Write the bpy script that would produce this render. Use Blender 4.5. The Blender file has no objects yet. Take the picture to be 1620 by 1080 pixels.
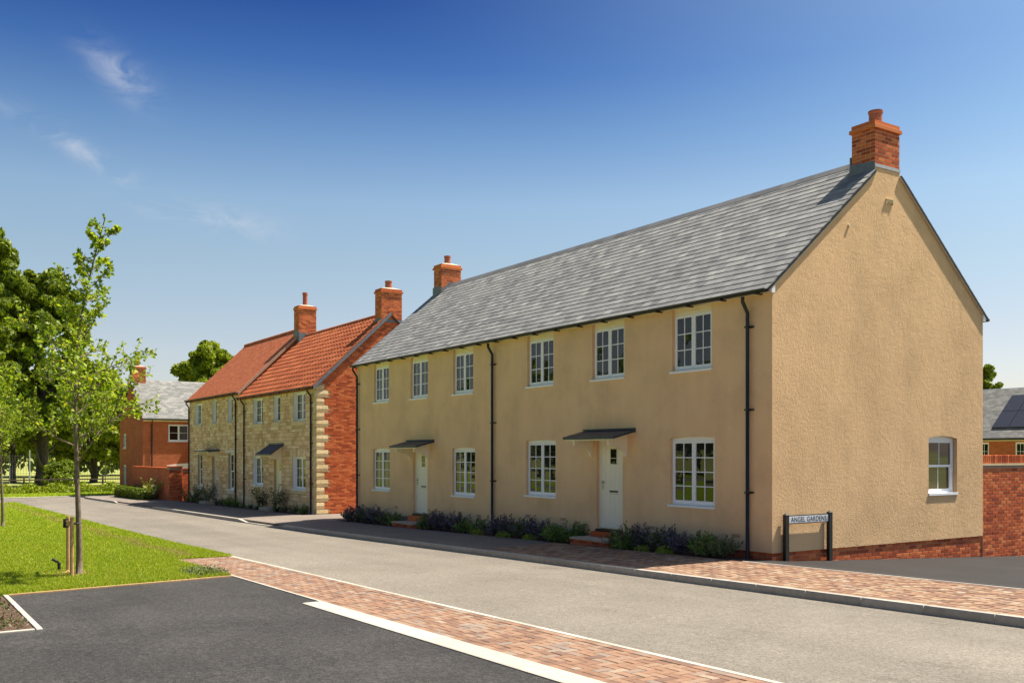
import bpy, math, random
import numpy as np
from mathutils import Matrix, Vector

sc = bpy.context.scene
random.seed(7)
rng = np.random.default_rng(11)

# ------------------------------------------------------------------ camera, sky, sun, exposure
# World axes: x runs along the house fronts (0 = near corner, negative = down the street),
# y runs from the road into the plots (0 = front of the rendered pair), z up, metres.
CAM = (11.99, -13.61, 1.98)
cam_d = bpy.data.cameras.new('camera')
cam = bpy.data.objects.new('camera', cam_d)
sc.collection.objects.link(cam)
cam.location = CAM
cam.rotation_euler = (math.radians(90), 0, math.atan2(0.835, 0.550))
cam_d.sensor_width = 36
cam_d.lens = 36 * 1510 / 1620
cam_d.shift_y = (717 - 540) / 1620
cam_d.clip_start = 0.1
cam_d.clip_end = 6000
sc.camera = cam

SUN = Vector((0.255, 1.0, 1.99)).normalized()
SUN_EL = math.asin(SUN.z)
SUN_AZ = math.atan2(SUN.x, SUN.y)
sun_d = bpy.data.lights.new('sun', 'SUN')
sun_d.energy = 4.2
sun_d.angle = math.radians(0.53)
sun_d.color = (1.0, 0.93, 0.82)
sun = bpy.data.objects.new('sun', sun_d)
sc.collection.objects.link(sun)
sun.rotation_euler = SUN.to_track_quat('Z', 'Y').to_euler()
sun.location = (0, 0, 60)

world = bpy.data.worlds.new('World')
sc.world = world
world.use_nodes = True
wn, wl = world.node_tree.nodes, world.node_tree.links
wn.clear()
w_out = wn.new('ShaderNodeOutputWorld')
w_bg = wn.new('ShaderNodeBackground')
w_bg.inputs['Strength'].default_value = 0.11
sky = wn.new('ShaderNodeTexSky')
sky.sky_type = 'NISHITA'
sky.sun_disc = False
sky.sun_elevation = SUN_EL
sky.sun_rotation = SUN_AZ
sky.altitude = 50
sky.air_density = 1.0
sky.dust_density = 1.3
sky.ozone_density = 3.0
w_tc = wn.new('ShaderNodeTexCoord')
w_sep = wn.new('ShaderNodeSeparateXYZ')
wl.new(w_tc.outputs['Generated'], w_sep.inputs[0])
# the clear summer sky deepens steadily from the horizon to the zenith
w_rmp = wn.new('ShaderNodeValToRGB')
cr = w_rmp.color_ramp
cr.elements[0].position = 0.0; cr.elements[0].color = (0.70, 0.60, 0.58, 1)
cr.elements[1].position = 1.0; cr.elements[1].color = (0.048, 0.120, 0.29, 1)
for pos, col in ((0.12, (0.64, 0.55, 0.50, 1)), (0.19, (0.61, 0.565, 0.49, 1)), (0.25, (0.57, 0.57, 0.52, 1)), (0.31, (0.35, 0.43, 0.475, 1)), (0.37, (0.145, 0.25, 0.40, 1)), (0.44, (0.048, 0.120, 0.29, 1))):
    e = cr.elements.new(pos); e.color = col
wl.new(w_sep.outputs['Z'], w_rmp.inputs[0])
w_mul = wn.new('ShaderNodeMix'); w_mul.data_type = 'RGBA'; w_mul.blend_type = 'MULTIPLY'
w_mul.inputs[0].default_value = 1.0
# and it brightens towards the sun
w_nv = wn.new('ShaderNodeVectorMath'); w_nv.operation = 'NORMALIZE'; wl.new(w_tc.outputs['Generated'], w_nv.inputs[0])
w_dot = wn.new('ShaderNodeVectorMath'); w_dot.operation = 'DOT_PRODUCT'; w_dot.inputs[1].default_value = SUN
wl.new(w_nv.outputs[0], w_dot.inputs[0])
w_mr = wn.new('ShaderNodeMapRange'); w_mr.interpolation_type = 'SMOOTHSTEP'
w_mr.inputs['From Min'].default_value = 0.42; w_mr.inputs['From Max'].default_value = 0.93
wl.new(w_dot.outputs['Value'], w_mr.inputs['Value'])
w_sm = wn.new('ShaderNodeMix'); w_sm.data_type = 'RGBA'; w_sm.inputs[7].default_value = (0.78, 0.82, 0.70, 1)
wl.new(w_mr.outputs[0], w_sm.inputs[0]); wl.new(w_rmp.outputs[0], w_sm.inputs[6])
wl.new(sky.outputs[0], w_mul.inputs[6]); wl.new(w_sm.outputs[2], w_mul.inputs[7])
# thin high cloud
w_map = wn.new('ShaderNodeMapping'); w_map.inputs['Scale'].default_value = (5.0, 9.0, 22.0)
w_map.inputs['Rotation'].default_value = (0.25, 0.35, 0.1)
wl.new(w_tc.outputs['Generated'], w_map.inputs[0])
w_noi = wn.new('ShaderNodeTexNoise'); w_noi.inputs['Scale'].default_value = 1.5
w_noi.inputs['Detail'].default_value = 9; w_noi.inputs['Roughness'].default_value = 0.62
w_noi.inputs['Distortion'].default_value = 0.9
wl.new(w_map.outputs[0], w_noi.inputs['Vector'])
w_cr = wn.new('ShaderNodeValToRGB')
w_cr.color_ramp.elements[0].position = 0.42; w_cr.color_ramp.elements[0].color = (0, 0, 0, 1)
w_cr.color_ramp.elements[1].position = 0.76; w_cr.color_ramp.elements[1].color = (1, 1, 1, 1)
wl.new(w_noi.outputs['Fac'], w_cr.inputs[0])
def wisp(direction, axis, long_r, short_r):
    """soft mask round a direction of the sky, stretched along one axis"""
    d = Vector(direction).normalized(); a = Vector(axis); a = (a - d * a.dot(d)).normalized(); b = d.cross(a)
    tot = None
    sub = wn.new('ShaderNodeVectorMath'); sub.operation = 'SUBTRACT'; sub.inputs[1].default_value = d
    nrm = wn.new('ShaderNodeVectorMath'); nrm.operation = 'NORMALIZE'
    wl.new(w_tc.outputs['Generated'], nrm.inputs[0]); wl.new(nrm.outputs[0], sub.inputs[0])
    for ax, r in ((a, long_r), (b, short_r)):
        dt = wn.new('ShaderNodeVectorMath'); dt.operation = 'DOT_PRODUCT'; dt.inputs[1].default_value = ax
        wl.new(sub.outputs[0], dt.inputs[0])
        dv = wn.new('ShaderNodeMath'); dv.operation = 'DIVIDE'; dv.inputs[1].default_value = r
        wl.new(dt.outputs['Value'], dv.inputs[0])
        sq = wn.new('ShaderNodeMath'); sq.operation = 'POWER'; sq.inputs[1].default_value = 2
        ab = wn.new('ShaderNodeMath'); ab.operation = 'ABSOLUTE'
        wl.new(dv.outputs[0], ab.inputs[0]); wl.new(ab.outputs[0], sq.inputs[0])
        if tot is None: tot = sq
        else:
            ad = wn.new('ShaderNodeMath'); wl.new(tot.outputs[0], ad.inputs[0]); wl.new(sq.outputs[0], ad.inputs[1]); tot = ad
    inv = wn.new('ShaderNodeMath'); inv.operation = 'MULTIPLY'; inv.inputs[1].default_value = -2.2; wl.new(tot.outputs[0], inv.inputs[0])
    ex = wn.new('ShaderNodeMath'); ex.operation = 'EXPONENT'; wl.new(inv.outputs[0], ex.inputs[0])
    return ex
masks = [wisp((-0.92, 0.18, 0.345), (0.2, 0.55, -0.5), 0.050, 0.022),
         wisp((-0.947, 0.155, 0.275), (0.1, 0.8, -0.42), 0.100, 0.014),
         wisp((-0.935, 0.265, 0.228), (0.2, 0.9, -0.08), 0.10, 0.020),
         wisp((-0.968, 0.228, 0.100), (0.1, 0.9, -0.3), 0.011, 0.007)]
mx = masks[0]
for m_ in masks[1:]:
    n_ = wn.new('ShaderNodeMath'); n_.operation = 'MAXIMUM'
    wl.new(mx.outputs[0], n_.inputs[0]); wl.new(m_.outputs[0], n_.inputs[1]); mx = n_
w_cm = wn.new('ShaderNodeMath'); w_cm.operation = 'MULTIPLY'
wl.new(mx.outputs[0], w_cm.inputs[0]); wl.new(w_cr.outputs[0], w_cm.inputs[1])
w_cm2 = wn.new('ShaderNodeMath'); w_cm2.operation = 'MULTIPLY'; w_cm2.inputs[1].default_value = 0.6
wl.new(w_cm.outputs[0], w_cm2.inputs[0])
w_mix = wn.new('ShaderNodeMix'); w_mix.data_type = 'RGBA'
w_mix.inputs[7].default_value = (2.6, 2.7, 2.95, 1)
wl.new(w_cm2.outputs[0], w_mix.inputs[0]); wl.new(w_mul.outputs[2], w_mix.inputs[6])
wl.new(w_mix.outputs[2], w_bg.inputs[0]); wl.new(w_bg.outputs[0], w_out.inputs[0])

sc.view_settings.view_transform = 'Standard'
sc.view_settings.look = 'None'
sc.view_settings.gamma = 1
sc.view_settings.exposure = 1.3
sc.view_settings.use_curve_mapping = False
sc.render.engine = 'CYCLES'
sc.cycles.max_bounces = 8
sc.cycles.use_denoising = True

# ------------------------------------------------------------------ materials
MATS = {}
def new_mat(name):
    m = bpy.data.materials.new(name); m.use_nodes = True
    nt = m.node_tree; nt.nodes.clear()
    o = nt.nodes.new('ShaderNodeOutputMaterial'); p = nt.nodes.new('ShaderNodeBsdfPrincipled')
    nt.links.new(p.outputs[0], o.inputs[0])
    MATS[name] = m
    return m, nt.nodes, nt.links, p
def rnd(n, l):
    """one random number per loose piece, whether it is its own object or joined with others"""
    oi = n.new('ShaderNodeObjectInfo'); g = n.new('ShaderNodeNewGeometry')
    a = n.new('ShaderNodeMath'); a.operation = 'ADD'
    l.new(oi.outputs['Random'], a.inputs[0]); l.new(g.outputs['Random Per Island'], a.inputs[1])
    f = n.new('ShaderNodeMath'); f.operation = 'FRACT'; l.new(a.outputs[0], f.inputs[0])
    return f.outputs[0]
def ramp(n, l, src, stops, interp='LINEAR'):
    r = n.new('ShaderNodeValToRGB'); r.color_ramp.interpolation = interp
    els = r.color_ramp.elements
    els[0].position, els[0].color = stops[0][0], (*stops[0][1], 1)
    els[1].position, els[1].color = stops[-1][0], (*stops[-1][1], 1)
    for p_, c_ in stops[1:-1]:
        e_ = els.new(p_); e_.color = (*c_, 1)
    l.new(src, r.inputs[0]); return r.outputs[0]
def noise(n, l, scale, detail=4, rough=0.55, coords='Object', stretch=None):
    tc = n.new('ShaderNodeTexCoord'); t = n.new('ShaderNodeTexNoise')
    t.inputs['Scale'].default_value = scale; t.inputs['Detail'].default_value = detail; t.inputs['Roughness'].default_value = rough
    if coords == 'World':
        g = n.new('ShaderNodeNewGeometry'); src = g.outputs['Position']
    else: src = tc.outputs[coords]
    if stretch:
        mp = n.new('ShaderNodeMapping'); mp.inputs['Scale'].default_value = stretch
        l.new(src, mp.inputs[0]); src = mp.outputs[0]
    l.new(src, t.inputs['Vector'])
    return t.outputs['Fac']
def mixc(n, l, fac, a, b, mode='MIX'):
    m = n.new('ShaderNodeMix'); m.data_type = 'RGBA'; m.blend_type = mode
    for sock, v in ((0, fac), (6, a), (7, b)):
        if isinstance(v, (int, float)): m.inputs[sock].default_value = v
        elif isinstance(v, tuple): m.inputs[sock].default_value = (*v, 1)
        else: l.new(v, m.inputs[sock])
    return m.outputs[2]
def bump(n, l, p, h, strength=0.3, dist=0.01):
    b = n.new('ShaderNodeBump'); b.inputs['Strength'].default_value = strength; b.inputs['Distance'].default_value = dist
    l.new(h, b.inputs['Height']); l.new(b.outputs[0], p.inputs['Normal'])
def simple(name, col, rough=0.6, var=0.12, scale=6.0, bs=0.0, bscale=80, bd=0.004, metal=0.0, spec=None, coat=0.0):
    m, n, l, p = new_mat(name)
    f = noise(n, l, scale, 5, 0.6, 'World')
    lo = tuple(max(0, c * (1 - var)) for c in col); hi = tuple(min(1, c * (1 + var)) for c in col)
    l.new(ramp(n, l, f, [(0.3, lo), (0.7, hi)]), p.inputs['Base Color'])
    p.inputs['Roughness'].default_value = rough; p.inputs['Metallic'].default_value = metal
    if spec is not None: p.inputs['Specular IOR Level'].default_value = spec
    if coat: p.inputs['Coat Weight'].default_value = coat
    if bs: bump(n, l, p, noise(n, l, bscale, 4, 0.6, 'World'), bs, bd)
    return m
def pieces_mat(name, stops, rough=0.8, grain=0.12, gscale=14, bs=0.25, bscale=60, bd=0.004, spec=0.3):
    m, n, l, p = new_mat(name)
    c = ramp(n, l, rnd(n, l), stops)
    g = noise(n, l, gscale, 5, 0.6, 'World')
    k = ramp(n, l, g, [(0.3, (1 - grain,) * 3), (0.7, (1 + grain,) * 3)])
    l.new(mixc(n, l, 1.0, c, k, 'MULTIPLY'), p.inputs['Base Color'])
    p.inputs['Roughness'].default_value = rough; p.inputs['Specular IOR Level'].default_value = spec
    if bs: bump(n, l, p, noise(n, l, bscale, 4, 0.65, 'World'), bs, bd)
    return m
def render_mat(name, col, bs, bscale, bd):
    m, n, l, p = new_mat(name)
    big = noise(n, l, 0.9, 6, 0.62, 'World')
    a = tuple(c * 0.84 for c in col); b = tuple(min(.9, c * 1.08) for c in col)
    c1 = ramp(n, l, big, [(0.30, a), (0.52, col), (0.72, b)])
    streak = noise(n, l, 1.0, 4, 0.6, 'World', (5.0, 5.0, 0.5))
    k = ramp(n, l, streak, [(0.35, (0.975, 0.975, 0.97)), (0.65, (1.012, 1.012, 1.01))])
    c2 = mixc(n, l, 1.0, c1, k, 'MULTIPLY')
    fine = noise(n, l, bscale, 3, 0.6, 'World')
    k2 = ramp(n, l, fine, [(0.3, (0.86, 0.85, 0.83)), (0.7, (1.08, 1.08, 1.08))])
    l.new(mixc(n, l, 1.0, c2, k2, 'MULTIPLY'), p.inputs['Base Color'])
    p.inputs['Roughness'].default_value = 0.92; p.inputs['Specular IOR Level'].default_value = 0.15
    md = ramp(n, l, noise(n, l, 3.5, 4, 0.6, 'World'), [(0.3, (0.35,) * 3), (0.7, (1.0,) * 3)])
    md2 = noise(n, l, bscale * 0.3, 3, 0.6, 'World')
    hm = n.new('ShaderNodeMath'); hm.operation = 'MULTIPLY'; l.new(fine, hm.inputs[0]); l.new(md, hm.inputs[1])
    ha = n.new('ShaderNodeMath'); ha.operation = 'MULTIPLY_ADD'; ha.inputs[1].default_value = 0.42; l.new(md2, ha.inputs[0]); l.new(hm.outputs[0], ha.inputs[2])
    bump(n, l, p, ha.outputs[0], bs, bd)
    return m
def tarmac_mat(name, dark, light, speck, tint_scale=0.35, bs=0.6, rough=0.85, sscale=70, grit=0.3):
    m, n, l, p = new_mat(name)
    big = noise(n, l, tint_scale, 5, 0.6, 'World')
    base = ramp(n, l, big, [(0.32, dark), (0.68, light)])
    trk = noise(n, l, 1.0, 3, 0.55, 'World', (0.05, 0.85, 1.0))
    base = mixc(n, l, 1.0, base, ramp(n, l, trk, [(0.35, (0.88, 0.88, 0.88)), (0.65, (1.07, 1.07, 1.06))]), 'MULTIPLY')
    stn = noise(n, l, 1.7, 6, 0.7, 'World')
    base = mixc(n, l, 1.0, base, ramp(n, l, stn, [(0.30, (0.80, 0.79, 0.78)), (0.42, (1.0, 1.0, 1.0)), (0.72, (1.05, 1.05, 1.05))]), 'MULTIPLY')
    f = noise(n, l, sscale, 3, 0.85, 'World')
    k = ramp(n, l, f, [(0.34, (0.48,) * 3), (0.48, (0.92,) * 3), (0.58, (1.05,) * 3), (0.70, (1.0 + speck,) * 3)])
    chip = noise(n, l, 15, 4, 0.9, 'World')
    base = mixc(n, l, 1.0, base, ramp(n, l, chip, [(0.36, (1 - .42 * grit,) * 3), (0.5, (1.0,) * 3), (0.64, (1 + .6 * grit,) * 3)]), 'MULTIPLY')
    l.new(mixc(n, l, 1.0, base, k, 'MULTIPLY'), p.inputs['Base Color'])
    p.inputs['Roughness'].default_value = rough; p.inputs['Specular IOR Level'].default_value = 0.25
    bump(n, l, p, f, bs, 0.008)
    return m
def leaf_mat(name, stops, trans=0.35, rough=0.5):
    m = bpy.data.materials.new(name); m.use_nodes = True; MATS[name] = m
    n, l = m.node_tree.nodes, m.node_tree.links; n.clear()
    o = n.new('ShaderNodeOutputMaterial'); p = n.new('ShaderNodeBsdfPrincipled'); t = n.new('ShaderNodeBsdfTranslucent')
    mx_ = n.new('ShaderNodeMixShader'); mx_.inputs[0].default_value = trans
    c = ramp(n, l, rnd(n, l), stops)
    l.new(c, p.inputs['Base Color'])
    tcol = mixc(n, l, 1.0, c, (1.25, 1.2, 0.55), 'MULTIPLY'); l.new(tcol, t.inputs[0])
    p.inputs['Roughness'].default_value = rough; p.inputs['Specular IOR Level'].default_value = 0.3
    l.new(p.outputs[0], mx_.inputs[1]); l.new(t.outputs[0], mx_.inputs[2]); l.new(mx_.outputs[0], o.inputs[0])
    return m
def brickwork_mat(name, c1, c2, mortar):
    """brickwork too far away to tell its bricks apart"""
    m, n, l, p = new_mat(name)
    g = n.new('ShaderNodeNewGeometry'); sp = n.new('ShaderNodeSeparateXYZ'); l.new(g.outputs['Position'], sp.inputs[0])
    ad = n.new('ShaderNodeMath'); l.new(sp.outputs['X'], ad.inputs[0]); l.new(sp.outputs['Y'], ad.inputs[1])
    cb = n.new('ShaderNodeCombineXYZ'); l.new(ad.outputs[0], cb.inputs[0]); l.new(sp.outputs['Z'], cb.inputs[1])
    b = n.new('ShaderNodeTexBrick'); b.inputs['Scale'].default_value = 1.0
    b.inputs['Brick Width'].default_value = 0.225; b.inputs['Row Height'].default_value = 0.075
    b.inputs['Mortar Size'].default_value = 0.005; b.inputs['Bias'].default_value = -0.1
    b.inputs['Color1'].default_value = (*c1, 1); b.inputs['Color2'].default_value = (*c2, 1); b.inputs['Mortar'].default_value = (*mortar, 1)
    l.new(cb.outputs[0], b.inputs['Vector'])
    f = noise(n, l, 1.3, 5, 0.6, 'World'); k = ramp(n, l, f, [(0.3, (0.85,) * 3), (0.7, (1.12,) * 3)])
    l.new(mixc(n, l, 1.0, b.outputs['Color'], k, 'MULTIPLY'), p.inputs['Base Color'])
    p.inputs['Roughness'].default_value = 0.9; p.inputs['Specular IOR Level'].default_value = 0.2
    return m

M_front = render_mat('smooth_render', (0.86, 0.575, 0.325), 0.35, 70, 0.004)
M_gable = render_mat('roughcast_render', (0.78, 0.51, 0.272), 1.0, 58, 0.022)
M_slate = pieces_mat('slate', [(0.0, (0.155, 0.153, 0.153)), (0.2, (0.20, 0.196, 0.19)), (0.6, (0.233, 0.228, 0.219)), (0.9, (0.262, 0.256, 0.242)), (1.0, (0.32, 0.31, 0.287))], 0.85, 0.12, 9, 0.3, 40, 0.004, 0.12)
M_farslate = pieces_mat('far_slate', [(0.0, (0.13, 0.127, 0.118)), (0.5, (0.17, 0.165, 0.15)), (1.0, (0.23, 0.22, 0.195))], 0.7, 0.1, 2.0, 0.2, 20, 0.004, 0.3)
M_ridge = pieces_mat('ridge_tile_grey', [(0.0, (0.10, 0.10, 0.105)), (1.0, (0.14, 0.14, 0.145))], 0.8, 0.1, 9, 0.2, 40, 0.004, 0.2)
M_felt = simple('slate_bed', (0.03, 0.031, 0.034), 0.9)
M_brick = pieces_mat('red_brick', [(0.0, (0.30, 0.058, 0.020)), (0.35, (0.46, 0.096, 0.030)), (0.7, (0.58, 0.135, 0.040)), (1.0, (0.66, 0.20, 0.065))], 0.88, 0.15, 20, 0.4, 90, 0.004, 0.2)
M_mortar = simple('mortar', (0.40, 0.27, 0.19), 0.95, 0.12, 5, 0.4, 120)
M_mortar_pale = simple('pale_mortar', (0.62, 0.50, 0.36), 0.95, 0.1, 8, 0.4, 120)
M_stone = pieces_mat('buff_stone', [(0.0, (0.58, 0.37, 0.20)), (0.4, (0.74, 0.505, 0.29)), (0.75, (0.82, 0.605, 0.38)), (1.0, (0.87, 0.70, 0.48))], 0.92, 0.2, 12, 0.8, 30, 0.012, 0.15)
M_quoin = pieces_mat('quoin_stone', [(0.0, (0.60, 0.46, 0.245)), (1.0, (0.72, 0.58, 0.34))], 0.9, 0.12, 6, 0.8, 16, 0.02, 0.15)
M_dressed = simple('dressed_stone', (0.68, 0.53, 0.31), 0.85, 0.1, 5, 0.3, 60)
M_cast = simple('pale_cast_stone', (0.70, 0.64, 0.54), 0.8, 0.06, 5, 0.2, 60)
M_stonebed = simple('stone_mortar', (0.52, 0.38, 0.20), 0.95, 0.15, 4, 0.4, 90)
M_pantile = pieces_mat('clay_pantile', [(0.0, (0.31, 0.075, 0.026)), (0.5, (0.39, 0.100, 0.034)), (1.0, (0.47, 0.138, 0.050))], 0.75, 0.12, 10, 0.2, 60, 0.003, 0.3)
M_plaintile = pieces_mat('clay_plain_tile', [(0.0, (0.33, 0.085, 0.034)), (0.5, (0.39, 0.108, 0.044)), (1.0, (0.46, 0.142, 0.058))], 0.85, 0.1, 6, 0.2, 60, 0.003, 0.2)
M_tilebed = simple('tile_bed', (0.07, 0.022, 0.012), 0.9)
M_white = simple('white_paint', (0.88, 0.88, 0.88), 0.38, 0.02, 3)
M_cream = simple('cream_paint', (0.88, 0.78, 0.57), 0.45, 0.03, 3)
M_door = simple('cream_door_paint', (0.88, 0.82, 0.68), 0.4, 0.02, 3)
M_lilac = simple('lilac_door_paint', (0.60, 0.50, 0.50), 0.45, 0.03, 3)
M_black = simple('black_plastic', (0.012, 0.012, 0.014), 0.42, 0.1, 5)
M_lead = simple('lead', (0.15, 0.165, 0.19), 0.55, 0.2, 9, 0.15, 30)
M_canopy = simple('canopy_lead', (0.045, 0.05, 0.062), 0.5, 0.15, 9)
M_steel = simple('brushed_steel', (0.45, 0.43, 0.40), 0.35, 0.1, 20, metal=0.9)
M_road = tarmac_mat('road_asphalt', (0.165, 0.143, 0.114), (0.202, 0.177, 0.142), 0.5, 0.4, 0.7, 0.9, 46, 0.42)
M_tarmac = tarmac_mat('dark_tarmac', (0.032, 0.0295, 0.027), (0.050, 0.046, 0.042), 1.5, 0.55, 1.0, 0.8, 46, 0.9)
M_drive = tarmac_mat('drive_tarmac', (0.020, 0.0165, 0.015), (0.027, 0.0225, 0.0205), 0.6, 0.5, 0.7, 0.8, 75)
M_path = tarmac_mat('pavement_asphalt', (0.185, 0.150, 0.122), (0.225, 0.186, 0.150), 0.35, 0.4, 0.5, 0.9, 75)
M_paver = pieces_mat('clay_paver', [(0.0, (0.155, 0.090, 0.064)), (0.22, (0.205, 0.115, 0.072)), (0.5, (0.25, 0.140, 0.086)), (0.75, (0.27, 0.172, 0.112)), (0.9, (0.20, 0.155, 0.125)), (1.0, (0.31, 0.225, 0.155))], 0.85, 0.12, 18, 0.3, 90, 0.003, 0.25)
M_paver2 = pieces_mat('footway_paver', [(0.0, (0.175, 0.100, 0.070)), (0.3, (0.23, 0.130, 0.080)), (0.6, (0.275, 0.160, 0.096)), (0.85, (0.30, 0.198, 0.124)), (1.0, (0.31, 0.235, 0.165))], 0.85, 0.12, 18, 0.3, 90, 0.003, 0.25)
M_sand = simple('jointing_sand', (0.085, 0.058, 0.04), 0.95, 0.2, 30)
M_kerb = pieces_mat('kerb_concrete', [(0.0, (0.33, 0.29, 0.235)), (1.0, (0.42, 0.375, 0.31))], 0.9, 0.15, 9, 0.3, 70, 0.004, 0.2)
M_edge = pieces_mat('pale_edging', [(0.0, (0.37, 0.325, 0.26)), (1.0, (0.48, 0.43, 0.355))], 0.85, 0.1, 7, 0.2, 70, 0.003, 0.2)
M_soil = simple('soil', (0.085, 0.045, 0.026), 0.95, 0.45, 9, 0.8, 40, 0.02)
M_step = simple('step_slab', (0.46, 0.37, 0.26), 0.9, 0.12, 8, 0.2, 80)
M_bark = simple('bark', (0.17, 0.125, 0.085), 0.9, 0.4, 12, 0.6, 30, 0.01)
M_darkbark = simple('dark_bark', (0.055, 0.045, 0.033), 0.95, 0.4, 3, 0.6, 8, 0.05)
M_timber = simple('timber_stake', (0.48, 0.285, 0.125), 0.8, 0.18, 8, 0.3, 40)
M_fence = simple('weathered_fence', (0.12, 0.085, 0.06), 0.9, 0.2, 6)
M_wire = simple('galvanised_wire', (0.30, 0.32, 0.33), 0.6, 0.1, 4, metal=0.3)
M_rubber = simple('black_rubber', (0.014, 0.013, 0.012), 0.7)
M_pot = simple('terracotta_pot', (0.36, 0.10, 0.052), 0.7, 0.12, 12)
M_ink = simple('sign_black', (0.016, 0.016, 0.02), 0.5)
M_sign = simple('sign_white', (0.74, 0.75, 0.76), 0.45, 0.04)
M_farbrick = brickwork_mat('far_brickwork', (0.48, 0.115, 0.038), (0.36, 0.078, 0.028), (0.46, 0.27, 0.17))
M_solar = simple('solar_cell', (0.028, 0.022, 0.024), 0.25, 0.1, 3, coat=0.6)
M_solarframe = simple('solar_frame', (0.015, 0.015, 0.017), 0.4)

m_, n_, l_, p_ = new_mat('window_glass')
g_f = noise(n_, l_, 1.1, 3, 0.5, 'World')
l_.new(ramp(n_, l_, g_f, [(0.35, (0.008, 0.010, 0.009)), (0.7, (0.028, 0.026, 0.022))]), p_.inputs['Base Color'])
p_.inputs['Roughness'].default_value = 0.015; p_.inputs['IOR'].default_value = 1.52
bump(n_, l_, p_, noise(n_, l_, 2.2, 1, 0.4, 'World'), 0.04, 0.02)
M_glass = m_
m_, n_, l_, p_ = new_mat('blind_glass')
l_.new(ramp(n_, l_, noise(n_, l_, 1.0, 2, 0.5, 'World', (1, 1, 40)), [(0.35, (0.055, 0.040, 0.030)), (0.65, (0.085, 0.062, 0.045))]), p_.inputs['Base Color'])
p_.inputs['Roughness'].default_value = 0.03; p_.inputs['IOR'].default_value = 1.52
M_blind = m_

m_, n_, l_, p_ = new_mat('lawn_turf')
f1 = noise(n_, l_, 0.35, 5, 0.6, 'World'); f2 = noise(n_, l_, 9, 5, 0.7, 'World'); f3 = noise(n_, l_, 60, 3, 0.6, 'World')
c_ = ramp(n_, l_, f1, [(0.3, (0.17, 0.265, 0.008)), (0.6, (0.25, 0.325, 0.009)), (0.75, (0.36, 0.355, 0.03))])
c_ = mixc(n_, l_, 1.0, c_, ramp(n_, l_, f2, [(0.3, (0.7, 0.74, 0.7)), (0.7, (1.25, 1.2, 1.2))]), 'MULTIPLY')
c_ = mixc(n_, l_, 1.0, c_, ramp(n_, l_, f3, [(0.3, (0.6, 0.62, 0.6)), (0.7, (1.25, 1.25, 1.2))]), 'MULTIPLY')
l_.new(c_, p_.inputs['Base Color']); p_.inputs['Roughness'].default_value = 0.95; p_.inputs['Specular IOR Level'].default_value = 0.1
bump(n_, l_, p_, f3, 0.8, 0.03)
M_turf = m_
M_field = simple('field_grass', (0.25, 0.26, 0.05), 0.95, 0.25, 0.15, 0.5, 3, 0.05)
M_grass = leaf_mat('grass_blade', [(0.0, (0.16, 0.265, 0.006)), (0.45, (0.25, 0.34, 0.008)), (0.8, (0.36, 0.395, 0.014)), (1.0, (0.46, 0.39, 0.08))], 0.3, 0.6)
M_drygrass = leaf_mat('dry_grass_blade', [(0.0, (0.24, 0.20, 0.05)), (0.6, (0.34, 0.27, 0.09)), (1.0, (0.42, 0.34, 0.14))], 0.25, 0.7)
M_leaf_young = leaf_mat('young_tree_leaf', [(0.0, (0.14, 0.22, 0.016)), (0.5, (0.25, 0.36, 0.022)), (0.85, (0.38, 0.46, 0.034)), (1.0, (0.50, 0.45, 0.05))], 0.5)
M_leaf_dark = leaf_mat('dark_tree_leaf', [(0.0, (0.075, 0.12, 0.010)), (0.6, (0.15, 0.21, 0.014)), (1.0, (0.27, 0.31, 0.022))], 0.4)
M_leaf_mid = leaf_mat('mid_tree_leaf', [(0.0, (0.12, 0.175, 0.010)), (0.6, (0.22, 0.285, 0.015)), (1.0, (0.36, 0.39, 0.026))], 0.45)
M_leaf_hebe = leaf_mat('purple_shrub_leaf', [(0.0, (0.060, 0.075, 0.060)), (0.5, (0.115, 0.120, 0.105)), (0.8, (0.17, 0.125, 0.195)), (1.0, (0.30, 0.21, 0.38))], 0.15)
M_leaf_green = leaf_mat('green_shrub_leaf', [(0.0, (0.09, 0.15, 0.035)), (0.6, (0.17, 0.26, 0.06)), (1.0, (0.28, 0.36, 0.10))], 0.2)
M_leaf_olive = leaf_mat('olive_shrub_leaf', [(0.0, (0.08, 0.11, 0.045)), (0.6, (0.14, 0.175, 0.075)), (1.0, (0.22, 0.24, 0.12))], 0.2)
M_leaf_lime = leaf_mat('lime_shrub_leaf', [(0.0, (0.19, 0.26, 0.03)), (1.0, (0.36, 0.42, 0.06))], 0.3)
M_leaf_rose = leaf_mat('rose_leaf', [(0.0, (0.05, 0.06, 0.02)), (0.7, (0.12, 0.13, 0.04)), (1.0, (0.30, 0.26, 0.12))], 0.25)
M_petal = leaf_mat('pale_petal', [(0.0, (0.62, 0.52, 0.26)), (1.0, (0.78, 0.72, 0.50))], 0.3)

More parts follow.
